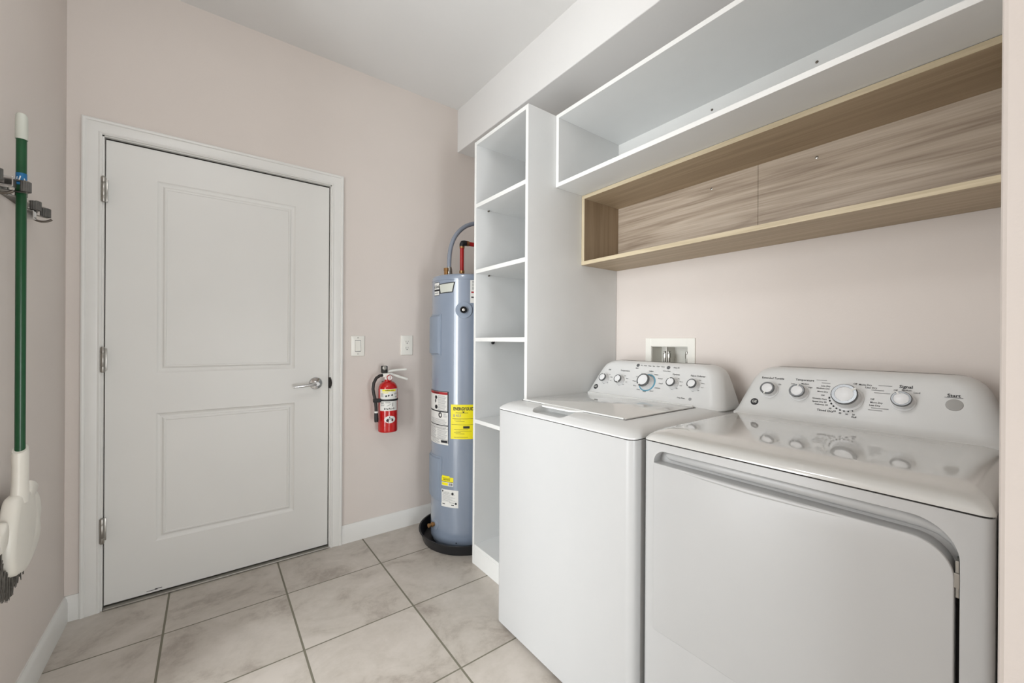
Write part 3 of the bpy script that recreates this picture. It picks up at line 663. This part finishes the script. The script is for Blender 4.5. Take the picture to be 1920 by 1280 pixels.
# wooden one
OX = 1.463
os_ = thing('wall_shelf', 'long oak-coloured open box shelf mounted below the white shelf', 'shelf', (OX, 0.7, 1.555))
wm = [M['woodY'], M['woodedge']]
ZT = 1.8955
board('bottom_board', OX, XB, Y0S, Y1S, 1.555, 1.555+T, os_, wm); board('top_board', OX, XB, Y0S, Y1S, ZT-T, ZT, os_, wm)
board('end_panel', OX, XB, Y1S-T, Y1S, 1.555+T, ZT-T, os_, [M['woodZ'], M['woodedgeZ']]); board('end_panel', OX, XB, Y0S, Y0S+T, 1.555+T, ZT-T, os_, [M['woodZ'], M['woodedgeZ']])
for a, b in ((Y0S+T, 0.6925), (0.6935, Y1S-T)):
    m = MB(); m.box(XB-0.012, XB, a, b, 1.555+T, ZT-T, 0.0005, 1); m.build('back_panel', M['woodback'], os_)
for y in (0.877, 0.502):
    m = MB(); m.lathe((XB-0.012, y, 1.838), -X, [(0, 0.0055), (0.0015, 0.005), (0.0025, 0)], 14); m.build('screw', M['steel'], os_)

# ------------------------------------------------------------------ washer supply box in the wall
ob_ = thing('washer_supply_box', 'white recessed plumbing box in the wall above the washer console', 'plumbing box', (XR, 1.08, 1.0))
m = MB()
m.rings([[Vector((XR-0.001, y, z)) for y, z in q] for q in []]) if False else None
def yz_frame(mb, y0, y1, z0, z1, iy0, iy1, iz0, iz1, xb, xf, b=0.002):
    mb.box(xf, xb, y0, iy0, z0, z1, b); mb.box(xf, xb, iy1, y1, z0, z1, b); mb.box(xf, xb, iy0-0.001, iy1+0.001, iz1, z1, b); mb.box(xf, xb, iy0-0.001, iy1+0.001, z0, iz0, b)
yz_frame(m, 0.951, 1.206, 1.0, 1.199, BY0+0.001, BY1-0.001, BZ0+0.001, BZ1-0.001, XR, XR-0.006)
m.build('box_flange', M['outlet'], ob_)
m = MB(); dp = XR+0.085
m.box(XR-0.001, dp, BY0+0.0005, BY0+0.003, BZ0, BZ1); m.box(XR-0.001, dp, BY1-0.003, BY1-0.0005, BZ0, BZ1); m.box(XR-0.001, dp, BY0, BY1, BZ1-0.003, BZ1-0.0005); m.box(XR-0.001, dp, BY0, BY1, BZ0+0.0005, BZ0+0.003); m.box(dp-0.003, dp, BY0, BY1, BZ0, BZ1)
m.box(XR+0.01, dp, 1.100, 1.103, BZ0, BZ1)
m.build('box_liner', M['outlet'], ob_)
for y in (1.112, 1.090, 0.998):
    m = MB(); m.cyl((XR+0.014, y, BZ0+0.003), (XR+0.014, y, BZ0+0.070), 0.0065); m.cyl((XR+0.014, y, BZ0+0.070), (XR+0.014, y, BZ0+0.092), 0.009, n=8); m.box(XR+0.004, XR+0.026, y-0.004, y+0.004, BZ0+0.088, BZ0+0.102, 0.002)
    m.build('supply_valve', M['steel'], ob_, smooth=40)

# ------------------------------------------------------------------ appliances
def loft(levels, seg=6):
    """levels: (x0,x1,y0,y1,z,(radii or r))"""
    mb = MB(); R = []
    for (x0, x1, y0, y1, z, r) in levels:
        rs = r if isinstance(r, tuple) else (r,)*4
        R.append(rrect(x0, x1, y0, y1, 0, z, seg, rs))
    mb.rings(R); return mb
def knob(par, fr, u, v, rad, h, ring='greyknob', pointer=0.0, skirt=1.25, capr=0.78, tone='knob'):
    """dial: skirt, tapered body with a bright rim, pale cap and pointer mark"""
    o, U, V, n = fr; c = o+U*u+V*v
    mb = MB(); mb.lathe(c, n, [(0, rad*skirt), (0.002, rad*skirt), (0.004, rad*1.05), (h*0.75, rad*0.93), (h*0.80, rad*0.93)], 36, cap1=False)
    k = mb.build('knob', M[tone], par, smooth=40)
    mb = MB(); mb.lathe(c, n, [(h*0.78, rad*0.92), (h*0.80, rad*1.0), (h*0.93, rad*1.0), (h, rad*0.92), (h, capr*rad), (h*0.96, capr*rad)], 36, cap1=False, cap0=False); mb.build('knob_rim', M[ring], k, smooth=40)
    mb = MB(); mb.lathe(c, n, [(h*0.9, rad*capr), (h*0.985, rad*capr*0.98), (h*1.02, rad*capr*0.7), (h*1.03, 0)], 36, cap1=False); mb.build('knob_cap', M['knob'], k, smooth=60)
    mb = MB(); d = U*math.sin(pointer)+V*math.cos(pointer); t = n.cross(d)
    a = c+n*(h+0.0008); mb.rings([[a+d*rad*0.6+t*s*rad*0.09, a+d*rad*1.0+t*s*rad*0.09, a+d*rad*1.0+t*s*rad*0.09-n*0.002, a+d*rad*0.6+t*s*rad*0.09-n*0.002] for s in (-1, 1)]); mb.build('knob_pointer', M['white'], k)
    return k
def console(par, yc, half, xb, xt, xback, zb, zt, fl=0.0):
    def xf(z): return xb+(xt-xb)*(z-zb)/(zt-zb)
    lv = []
    hs = ((zb-0.004, 1.0, -fl*1.1), (zb+0.001, 1.0, -fl), (zb+0.003, 0.998, -fl*0.62), (zb+0.008, 0.994, -fl*0.3), (zb+0.015, 0.988, -fl*0.08), (zb+0.022, 0.983, 0.0), (zb+0.05, 0.955, 0.0), (zb+0.09, 0.915, 0.0), (zb+0.12, 0.88, 0.0), (zb+0.138, 0.845, 0.0), (zt-0.012, 0.80, 0.0015), (zt-0.005, 0.76, 0.006), (zt-0.001, 0.71, 0.013), (zt, 0.67, 0.022))
    for z, s, dx in hs:
        lv.append((xf(z)+dx, xback-dx*0.5, yc-half*s, yc+half*s, z, (0.05, 0.02, 0.02, 0.05)))
    mb = loft(lv, 8)
    return mb.build('console', M['plastic'], par, smooth=50)
def cface(yc, xb, xt, zb, zt):
    v = Vector((xt-xb, 0, zt-zb)).normalized(); u = -Y; n = u.cross(v)
    return (Vector((xb, yc, zb)), u, v, n)

# --- washer (left)
WXF, WY0, WY1 = 0.965, 0.713, 1.387
WXB = 1.655
wa = thing('washing_machine', 'white top-load washing machine standing against the tall shelf unit', 'washing machine', (WXF, (WY0+WY1)/2, 0))
lv = [(WXF+0.012, WXB, WY0+0.012, WY1-0.012, 0.012, 0.02), (WXF, WXB, WY0, WY1, 0.02, 0.024), (WXF, WXB, WY0, WY1, 0.896, 0.024)]
loft(lv).build('cabinet', M['enamel'], wa, smooth=40)
for (x, y) in ((WXF+0.05, WY0+0.06), (WXF+0.05, WY1-0.06), (WXB-0.05, WY0+0.06), (WXB-0.05, WY1-0.06)):
    m = MB(); m.lathe((x, y, 0), Z, [(0, 0.02), (0.008, 0.02), (0.010, 0.008), (0.02, 0.008)], 16); m.build('foot', M['black'], wa)
e_ = 0.003; m = loft([(WXF+e_, WXB, WY0+e_, WY1-e_, z, 0.022) for z in (0.894, 0.901)]); m.build('seam_gasket', M['dark'], wa)
e = 0.0015
lv = [(WXF-e, WXB, WY0-0.001, WY1+0.001, 0.899, 0.026), (WXF-e, WXB, WY0-0.001, WY1+0.001, 0.904, 0.026), (WXF+0.008, WXB, WY0+0.003, WY1-0.003, 0.912, 0.030), (WXF+0.030, WXB, WY0+0.012, WY1-0.012, 0.922, 0.036), (WXF+0.060, WXB, WY0+0.030, WY1-0.026, 0.9285, 0.045), (WXF+0.088, WXB, WY0+0.060, WY1-0.045, 0.9305, 0.05)]
top = loft(lv, 8).build('top_cover', M['plastic'], wa, smooth=50)
c = MB(); c.prism(rr2(-0.090, 0.095, -0.06, 0.039, 0.03, 8), (Vector((WXF+0.05, 1.10, 0.9045)), -Y, -X, Z), 0, 0.06)
cu = c.build('cut', M['plastic']); boolean(top, cu)
lid = MB(); LY0, LY1, LX0, LX1 = 0.812, 1.338, 1.062, 1.478
lid.prism(rr2(LX0, LX1, LY0, LY1, 0.012), (Vector((0, 0, 0)), X, Y, Z), 0.9308, 0.9350, 0.0015, 2)
lo = lid.build('lid', M['lidm'], wa, smooth=40)
m = MB(); tb = [(LX0+0.004, 1.205), (LX0-0.008, 1.195), (LX0-0.034, 1.178), (LX0-0.040, 1.168), (LX0-0.036, 1.03), (LX0-0.030, 1.020), (LX0-0.006, 0.995), (LX0+0.004, 0.985)]
m.prism(tb, (Vector((0, 0, 0)), X, Y, Z), 0.9290, 0.9345, 0.001, 2); m.build('lid_handle_lip', M['edge'], lo, smooth=40)
m = MB(); m.box(LX0-0.003, LX0+0.003, LY0+0.006, LY1-0.004, 0.9312, 0.9362, 0.001); m.build('lid_trim', M['edge'], lo)
m = MB(); m.box(LX0-0.0035, LX1+0.004, LY0-0.0035, LY1+0.003, 0.9300, 0.9312); m.build('lid_gap', M['dark'], wa)
m = MB(); m.box(LX1+0.001, LX1+0.012, LY0+0.01, LY1+0.02, 0.9305, 0.9365, 0.002); m.build('hinge_strip', M['edge'], wa)
WB = dict(yc=1.055, xb=1.492, xt=1.575, zb=0.930, zt=1.090)
console(wa, WB['yc'], 0.335, WB['xb'], WB['xt'], WXB, WB['zb'], WB['zt'], 0.004)
fr = cface(WB['yc'], WB['xb'], WB['xt'], WB['zb'], WB['zt']); f = frame_fn(fr)
def FV(z): return (z-WB['zb'])*math.hypot(WB['xt']-WB['xb'], WB['zt']-WB['zb'])/(WB['zt']-WB['zb'])
KZ = FV(1.008)
kw = [(-0.232, FV(1.006)), (-0.142, FV(1.006)), (0.122, FV(1.013)), (0.212, FV(1.014))]
for (u, v), pt in zip(kw, (0.2, 2.6, -0.4, 3.6)): knob(wa, fr, u, v-0.008, 0.0195, 0.030, 'greyknob', pt, skirt=1.12)
knob(wa, fr, -0.002, FV(1.006)-0.006, 0.030, 0.038, 'greyknob', 3.7, skirt=1.12)
m = MB(); m.lathe(f(-0.002, FV(1.006)-0.004, 0), fr[3], [(0, 0.0405), (0.0012, 0.0400), (0.0012, 0.0345)], 40, cap1=False); m.build('dial_ring', M['cyan'], wa, smooth=30)
m = MB(); m.lathe(f(-0.275, FV(0.958)+0.004, 0), fr[3], [(0, 0.0125), (0.0015, 0.012), (0.0015, 0)], 28); bd = m.build('brand_badge', M['ink'], wa, smooth=30)
m = MB(); m.text('GE', f, 0.013, -0.275, FV(0.958)+0.004, 0.01, depth=0.0022); m.build('badge_letters', M['white'], bd)
def word(par, f, name, items):
    mb = MB()
    for (t, u, v, sz, bo) in items: mb.text(t, f, sz, u, v, bo, depth=0.0009)
    return mb.build(name, M['ink'], par)
for (t, tu), (u, v) in zip((('Soil', -0.225), ('Temperature', -0.135), ('Options', 0.122), ('Fabric Softener', 0.216)), kw):
    it = [(t, tu, FV(1.045), 0.0098, 0.015)]
    for k in range(5):
        a = math.radians(60-k*38); it.append((('Hot', 'Warm', 'Cold', 'Off', 'On')[k], u+0.033*math.cos(a), v-0.004+0.026*math.sin(a), 0.0055, 0.01))
    word(wa, f, 'knob_lettering', it)
names = ['Whites', 'Normal', 'Casual', 'Delicates', 'Speed', 'Bulky', 'Drain', 'Rinse', 'Power', 'Soak', 'Active', 'Cotton']
it = [('Colors', 0.002, FV(1.051), 0.008, 0.015)]
for k in range(11):
    a = PI*0.5-(k+1)*2*PI/12
    it.append((names[k], -0.002+0.066*math.cos(a), FV(1.004)+0.044*math.sin(a), 0.0072, 0.01))
word(wa, f, 'dial_lettering', it)
word(wa, f, 'cycle_lettering', [('Start', -0.075, FV(1.060), 0.008, 0.015), ('Fill    Wash    Rinse    Spin    Drain    Done', 0.0, FV(1.073), 0.0068, 0.01), ('Deep Fill', 0.115, FV(1.072), 0.0072, 0.015), ('Hold to Reset', 0.075, FV(1.056), 0.0062, 0.01)])
word(wa, f, 'rinse_lettering', [('Deep Rinse', 0.17, FV(0.957), 0.0072, 0.01)])
for (u, v, r) in ((-0.075, FV(1.073), 0.008), (0.078, FV(1.071), 0.008), (0.208, FV(0.957), 0.006)):
    m = MB(); m.lathe(f(u, v, 0), fr[3], [(0, r), (0.0012, r*0.95), (0.0015, 0)], 20); m.build('push_button', M['greyknob'] if r > 0.007 else M['grey_ink'], wa, smooth=40)

# --- dryer (right)
DXF, DY0, DY1, DXB = 1.0, 0.052, 0.700, 1.69
dr = thing('clothes_dryer', 'white front-load clothes dryer beside the partition at the right', 'clothes dryer', (DXF, (DY0+DY1)/2, 0))
lv = [(DXF+0.012, DXB, DY0+0.012, DY1-0.012, 0.012, 0.012), (DXF, DXB, DY0, DY1, 0.02, 0.014), (DXF, DXB, DY0, DY1, 0.899, 0.014)]
body = loft(lv).build('cabinet', M['enamel'], dr, smooth=40)
FD = (Vector((DXF, 0, 0)), -Y, Z, -X)    # u = -Y
def dd(y0, y1, z0, z1, r, rs=None): return rr2(-y1, -y0, z0, z1, r, 10, rs)
# finger recess: a band above the door that turns down its hinge side
def arc(cy, cz, r, a0, a1, n=10): return [(-(cy)+r*math.cos(math.radians(a0+(a1-a0)*k/n)), cz+r*math.sin(math.radians(a0+(a1-a0)*k/n))) for k in range(n+1)]
oy0, oy1, oz0, oz1 = 0.0895, 0.668, 0.377, 0.878
iy0, iz1 = 0.0955, 0.842
cut = arc(oy1-0.034, oz1-0.034, 0.034, 180, 90, 8)+arc(oy0+0.062, oz1-0.062, 0.062, 90, 0)+[(-oy0, oz0), (-iy0, oz0)]+arc(iy0+0.055, iz1-0.055, 0.055, 0, 90)+[(-oy1, iz1)]
c = MB(); c.prism(cut, (Vector((DXF+0.034, 0, 0)), -Y, Z, -X), 0, 0.08)
boolean(body, c.build('cut', M['enamel']))
bv = body.modifiers.new('bevel', 'BEVEL'); bv.width = 0.007; bv.segments = 4; bv.limit_method = 'ANGLE'; bv.angle_limit = math.radians(50); bv.harden_normals = False
for (x, y) in ((DXF+0.05, DY0+0.06), (DXF+0.05, DY1-0.06), (DXB-0.05, DY0+0.06), (DXB-0.05, DY1-0.06)):
    m = MB(); m.lathe((x, y, 0), Z, [(0, 0.02), (0.008, 0.02), (0.010, 0.008), (0.02, 0.008)], 16); m.build('foot', M['black'], dr)
m = MB()
zt = 0.842
outl = []
R_ = dd(0.0958, 0.6675, 0.377, zt-0.0003, 0.05, (0.004, 0.004, 0.055, 0.004))
m.prism(R_, FD, -0.004, 0.0022, 0.0020, 3)
dor = m.build('door', M['enamel'], dr, smooth=50)
m = MB(); m.tube([(DXF+0.001, 0.64, zt-0.004), (DXF-0.0005, 0.52, zt-0.005), (DXF-0.001, 0.42, zt-0.006), (DXF-0.0005, 0.32, zt-0.005), (DXF+0.001, 0.18, zt-0.004)], 0.006, 10, rr=[0.001, 0.0045, 0.006, 0.0045, 0.001]); m.build('finger_lip', M['enamel'], dor, smooth=60)
m = MB(); pr = [(0.645, 0.862, 0.008), (0.635, 0.863, 0.013), (0.50, 0.863, 0.0145), (0.30, 0.863, 0.0145), (0.165, 0.863, 0.014), (0.135, 0.860, 0.012), (0.115, 0.852, 0.009), (0.100, 0.838, 0.006), (0.0935, 0.822, 0.003)]; m.tube([(DXF+0.0325, q[0], q[1]) for q in pr], 0.014, 12, rr=[q[2] for q in pr]); m.build('recess_roll', M['enamel'], dr, smooth=60)
m = MB(); m.box(DXF+0.002, DXF+0.028, 0.0900, 0.0950, 0.755, 0.817, 0.001); m.box(DXF-0.001, DXF+0.006, 0.0895, 0.0962, 0.772, 0.797, 0.001); m.build('door_hinge', M['steel'], dor)
m = MB(); m.box(DXF+0.022, DXF+0.0335, 0.0897, 0.0953, 0.38, 0.80); m.build('door_seal', M['dark'], dr)
m = loft([(DXF+e_, DXB, DY0+e_, DY1-e_, z, 0.012) for z in (0.897, 0.905)]); m.build('seam_gasket', M['dark'], dr)
lv = [(DXF-e, DXB, DY0-0.001, DY1+0.001, 0.9025, 0.016), (DXF-e, DXB, DY0-0.001, DY1+0.001, 0.906, 0.016), (DXF+0.006, DXB, DY0+0.003, DY1-0.003, 0.914, 0.022), (DXF+0.020, DXB, DY0+0.010, DY1-0.010, 0.922, 0.030), (DXF+0.050, DXB, DY0+0.026, DY1-0.020, 0.9285, 0.040), (DXF+0.085, DXB, DY0+0.045, DY1-0.030, 0.9315, 0.045), (DXF+0.105, DXB, DY0+0.060, DY1-0.036, 0.932, 0.05)]
loft(lv, 8).build('top_cover', M['lidm'], dr, smooth=50)
DB = dict(yc=0.376, xb=1.525, xt=1.605, zb=0.931, zt=1.094)
console(dr, DB['yc'], 0.322, DB['xb'], DB['xt'], DXB, DB['zb'], DB['zt'], 0.022)
fr = cface(DB['yc'], DB['xb'], DB['xt'], DB['zb'], DB['zt']); f = frame_fn(fr)
def FV(z): return (z-DB['zb'])*math.hypot(DB['xt']-DB['xb'], DB['zt']-DB['zb'])/(DB['zt']-DB['zb'])
kd = [(-0.212, FV(1.020)), (-0.124, FV(1.020)), (0.126, FV(1.022))]
for (u, v), pt in zip(kd, (3.4, 0.1, -0.5)): knob(dr, fr, u, v-0.008, 0.0225, 0.028, 'greyknob', pt, skirt=1.2, capr=0.74)
knob(dr, fr, 0.002, FV(1.019)-0.009, 0.033, 0.038, 'greyknob', 0.9, skirt=1.22, capr=0.70)
m = MB()
for k in range(9):   # minute marks under the dial
    a = math.radians(188+k*13); rr = 0.0445
    c = f(0.002+rr*math.cos(a), FV(1.017)-0.004+rr*math.sin(a), 0)
    t = (fr[1]*-math.sin(a)+fr[2]*math.cos(a)); d_ = (fr[1]*math.cos(a)+fr[2]*math.sin(a))
    w_ = 0.003*(1-0.07*k)
    m.rings([[c+t*w_*s+d_*q+fr[3]*0.0008 for q in (-0.0022, 0.0022)]+[c+t*w_*s+d_*q for q in (0.0022, -0.0022)] for s in (-1, 1)])
m.build('dial_marks', M['ink'], dr)
m = MB(); m.lathe(f(-0.253, FV(0.968)+0.004, 0), fr[3], [(0, 0.0125), (0.0015, 0.012), (0.0015, 0)], 28); bd = m.build('brand_badge', M['ink'], dr, smooth=30)
m = MB(); m.text('GE', f, 0.013, -0.253, FV(0.968)+0.004, 0.01, depth=0.0022); m.build('badge_letters', M['white'], bd)
dl = []
for t, u, z, z_ in (('Less Dry', -0.056, 1.042, 1), ('Medium Dry', -0.062, 1.034, 1), ('More Dry', -0.062, 1.024, 1), ('Off', -0.060, 1.013, 1), ('Wrinkle Care', -0.067, 1.002, 1), ('Speed Dry 30', -0.066, 0.993, 1), ('Delicates 20', -0.060, 0.985, 1), ('Timed Dry', -0.048, 0.9685, 1.4), ('60', -0.036, 0.9765, 1), ('50', -0.024, 0.970, 1), ('40', -0.010, 0.966, 1), ('30', 0.006, 0.965, 1), ('20', 0.022, 0.966, 1), ('Fluff', 0.024, 0.959, 1),
                     ('More Dry', 0.040, 1.054, 1.1), ('Less Dry', 0.054, 1.047, 1.1), ('Off', 0.060, 1.015, 1), ('More Dry', 0.070, 1.006, 1), ('Less Dry', 0.067, 0.998, 1), ('Off', 0.016, 1.055, 1)):
    dl.append((t, u, FV(z), 0.0068*z_, 0.015))
word(dr, f, 'dial_lettering', dl)
word(dr, f, 'knob_lettering', [('Extended Tumble', -0.210, FV(1.055), 0.0098, 0.015), ('On', -0.185, FV(1.036), 0.0065, 0.01)])
word(dr, f, 'knob_lettering', [('Temperature', -0.115, FV(1.056), 0.0098, 0.015), ('Low', -0.147, FV(1.042), 0.0065, 0.01), ('Medium', -0.112, FV(1.044), 0.0065, 0.01), ('High', -0.096, FV(1.034), 0.0065, 0.01)])
word(dr, f, 'knob_lettering', [('Signal', 0.129, FV(1.056), 0.0125, 0.02), ('Off', 0.108, FV(1.045), 0.0065, 0.01), ('Medium', 0.131, FV(1.047), 0.0065, 0.01), ('Loud', 0.152, FV(1.042), 0.0065, 0.01)])
word(dr, f, 'start_lettering', [('Start', 0.222, FV(1.042), 0.0125, 0.02)])
m = MB()
for a, b, z in ((-0.083, -0.055, 1.058), (-0.068, -0.045, 1.050), (0.055, 0.084, 1.040), (0.062, 0.098, 1.033), (0.070, 0.100, 1.054), (0.060, 0.098, 0.990), (0.054, 0.085, 0.984), (0.205, 0.239, 1.036)): m.patch(f, a, b, FV(z), FV(z)+0.0022, 0.0009, 1)
m.build('fine_lettering', M['grey_ink'], dr)
m = MB(); m.lathe(f(0.224, FV(1.020)-0.001, 0), fr[3], [(0, 0.0165), (0.0015, 0.016), (0.002, 0.013), (0.0012, 0)], 30); m.build('start_button', M['btn'], dr, smooth=40)

# ------------------------------------------------------------------ broom and its holder on the left wall
BX, BY = -0.430, 1.752
br = thing('broom', 'green-poled broom with a cream head hanging bristles down on the left wall', 'broom', (BX, BY, 0.5))
m = MB(); m.cyl((BX, BY, 0.83), (BX, BY, 1.76), 0.0105, n=24); m.build('pole', M['green'], br, smooth=40)
m = MB(); m.lathe((BX, BY, 1.742), Z, [(0, 0.0112), (0.0, 0.0122), (0.055, 0.0122), (0.066, 0.0115), (0.073, 0.0085), (0.075, 0)], 24, cap0=False); m.build('pole_cap', M['capw'], br, smooth=40)
m = MB(); fb = lambda u, v, d: Vector((BX+(0.0107+d)*math.cos(-1.33+u/0.0107), BY+(0.0107+d)*math.sin(-1.33+u/0.0107), v))
m.patch(fb, -0.017, 0.017, 1.612, 1.646, 0.0002, 10); st = m.build('sticker', M['blue'], br, smooth=60)
m = MB()
for k in range(10):
    pass
m.rings([[fb(-0.010, 1.626, 0.0006), fb(-0.004, 1.622, 0.0006), fb(0.006, 1.618, 0.0006), fb(0.010, 1.617, 0.0006)], [fb(-0.009, 1.634, 0.0006), fb(-0.002, 1.637, 0.0006), fb(0.006, 1.631, 0.0006), fb(0.011, 1.620, 0.0006)]], cap0=False, cap1=False, closed=False)
m.build('sticker_swoosh', M['white'], st)
FW = (Vector((BX, 0, 0)), Y, Z, X)
def rounded_slab(mb, pts, x, t, levels=((0.0, 1.0), (0.55, 0.985), (0.85, 0.93), (1.0, 0.80))):
    """closed outline in (y,z) inflated to a pillow of half thickness t about x"""
    cy = sum(p[0] for p in pts)/len(pts); cz = sum(p[1] for p in pts)/len(pts)
    R = []
    for s in (-1, 1):
        for h, k in (levels[::-1] if s < 0 else levels):
            if s > 0 and h == 0.0: continue
            R.append([Vector((x+s*h*t, cy+(y-cy)*k, cz+(z-cz)*k)) for y, z in pts])
    mb.rings(R)
def smooth2(P, n=4):
    out = []; N = len(P)
    for i in range(N):
        a, b, c, d = [Vector(P[(i+j) % N]) for j in (-1, 0, 1, 2)]
        for k in range(n):
            t = k/n; q = 0.5*((2*b)+(c-a)*t+(2*a-5*b+4*c-d)*t*t+(3*b-a-3*c+d)*t**3); out.append((q.x, q.y))
    return out
m = MB()
nk = [((BY-0.002, 0.715), 0.027, 0.018), ((BY+0.0, 0.745), 0.026, 0.017), ((BY+0.002, 0.78), 0.024, 0.016), ((BY+0.002, 0.82), 0.023, 0.016), ((BY+0.001, 0.852), 0.023, 0.0165), ((BY+0.001, 0.866), 0.021, 0.015)]
m.rings([[Vector((BX+b*math.cos(2*PI*k/20), c[0]+a*math.sin(2*PI*k/20), c[1]+(0.010*math.sin(2*PI*k/20) if i > 3 else 0))) for k in range(20)] for i, (c, a, b) in enumerate(nk)])
m.build('socket', M['broomwhite'], br, smooth=50)
m = MB(); sp_ = [(1.800, 0.762), (1.830, 0.752), (1.862, 0.730), (1.848, 0.722), (1.826, 0.708), (1.79, 0.705)]
rounded_slab(m, sp_, BX, 0.013); m.build('hook_spur', M['broomwhite'], br, smooth=50)
m = MB(); hd = smooth2([(1.716, 0.738), (1.745, 0.742), (1.800, 0.735), (1.836, 0.715), (1.850, 0.66), (1.845, 0.61), (1.825, 0.57), (1.79, 0.545), (1.765, 0.527), (1.74, 0.519), (1.71, 0.522), (1.682, 0.536), (1.668, 0.563), (1.664, 0.60), (1.676, 0.665), (1.698, 0.715)])
rounded_slab(m, hd, BX-0.006, 0.019); m.build('head_cover', M['broomwhite'], br, smooth=60)
m = MB(); hb = smooth2([(1.82, 0.722), (1.872, 0.718), (1.910, 0.69), (1.925, 0.65), (1.912, 0.615), (1.918, 0.575), (1.900, 0.545), (1.86, 0.520), (1.80, 0.500), (1.745, 0.512), (1.76, 0.55), (1.81, 0.60), (1.83, 0.67)])
rounded_slab(m, hb, BX-0.012, 0.018); m.build('bristle_block', M['broomwhite'], br, smooth=60)
m = MB(); rounded_slab(m, smooth2([(1.615, 0.655), (1.637, 0.668), (1.668, 0.690), (1.676, 0.655), (1.656, 0.62), (1.615, 0.62)]), BX-0.014, 0.016); m.build('block_corner', M['broomwhite'], br, smooth=60)
m = MB()
base = [(1.60, 0.655), (1.625, 0.61), (1.645, 0.56), (1.675, 0.535), (1.71, 0.524), (1.75, 0.520), (1.79, 0.515), (1.83, 0.525), (1.86, 0.54)]
for i in range(520):
    t = random.random()*(len(base)-1); k = int(t); q = t-k
    y = base[k][0]*(1-q)+base[k+1][0]*q; z = base[k][1]*(1-q)+base[k+1][1]*q+0.012
    ln = (0.060 if y < 1.70 else 0.060-0.55*(y-1.70)); ln = max(0.004, ln)*random.uniform(0.85, 1.1)+0.01
    x = BX-0.012+random.uniform(-0.014, 0.012)
    dy = -0.25 if y < 1.66 else -0.05
    p0 = Vector((x, y, z)); p1 = p0+Vector((random.uniform(-0.004, 0.004), dy*ln+random.uniform(-0.005, 0.005), -ln))
    m.tube([p0, (p0+p1)/2+Vector((0, 0.001, 0)), p1], 0.0012, 4, rr=[0.0016, 0.0015, 0.0008])
b_ = m.build('bristles', M['bristle'], br)
b_['kind'] = 'stuff'

hz = 1.602
hl = thing('broom_holder', 'metal wall rack with ribbed clamps and hooks gripping the green broom pole', 'broom rack', (XL, 1.85, hz))
m = MB(); m.box(XL, XL+0.004, 1.60, 2.08, hz-0.010, hz+0.010, 0.001); m.build('wall_rail', M['darksteel'], hl)
for gy, rollers in ((BY, ((-0.414, 1.721, 0.0105), (-0.438, 1.784, 0.012))), (1.985, ((-0.447, 1.945, 0.0125), (-0.446, 2.036, 0.0125))), (1.600, ((-0.442, 1.590, 0.0125), (-0.442, 1.625, 0.0125)))):
    mb = MB(); mb.box(XL+0.003, XL+0.022, gy-0.036, gy+0.036, hz-0.010, hz+0.010, 0.003); g = mb.build('clamp_bracket', M['steel'], hl)
    for rx, ry, rr_ in rollers:
        mb = MB(); R = []
        for k in range(36):
            a = 2*PI*k/36; rad = rr_ if k % 3 else rr_*0.9
            R.append((rx+rad*math.cos(a), ry+rad*math.sin(a)))
        mb.rings([[Vector((x, y, z)) for x, y in R] for z in (hz-0.014, hz+0.014)])
        mb.build('clamp_roller', M['grip'], g)
        sy = -0.010 if ry < gy else 0.010; mb = MB()
        for z0, z1 in ((hz-0.017, hz-0.0142), (hz+0.0142, hz+0.017)):
            mb.prism([(XL+0.018, gy+2*sy), (rx+0.002, ry-0.005), (rx+0.006, ry+0.001), (rx+0.002, ry+0.006), (XL+0.018, gy+3.2*sy)], (Vector((0, 0, 0)), X, Y, Z), z0, z1)
        mb.box(XL+0.016, XL+0.022, gy+2*sy-0.004, gy+2*sy+0.004, hz-0.017, hz+0.017)
        mb.build('clamp_arm', M['steel'], g)
for i, (hy, dz) in enumerate(((1.688, 0.0), (1.945, -0.030), (2.020, -0.012))):
    x0 = XL+0.002
    if i < 2:
        mb = MB(); mb.box(x0, XL+(0.056 if i == 0 else 0.034), hy-0.013, hy+0.013, hz+dz-0.013, hz+dz+0.013, 0.002); mb.build('hook_block', M['chrome'], hl)
    if i == 1: continue
    mb = MB(); P = smoothpath([(XL+0.004, hy, hz-0.006), (XL+0.010, hy, hz-0.024), (XL+0.025, hy, hz-0.033), (XL+0.042, hy, hz-0.031), (XL+0.054, hy, hz-0.023)], 5)
    mb.tube(P, 0.0035, 10); mb.build('hook', M['darksteel'], hl, smooth=60)
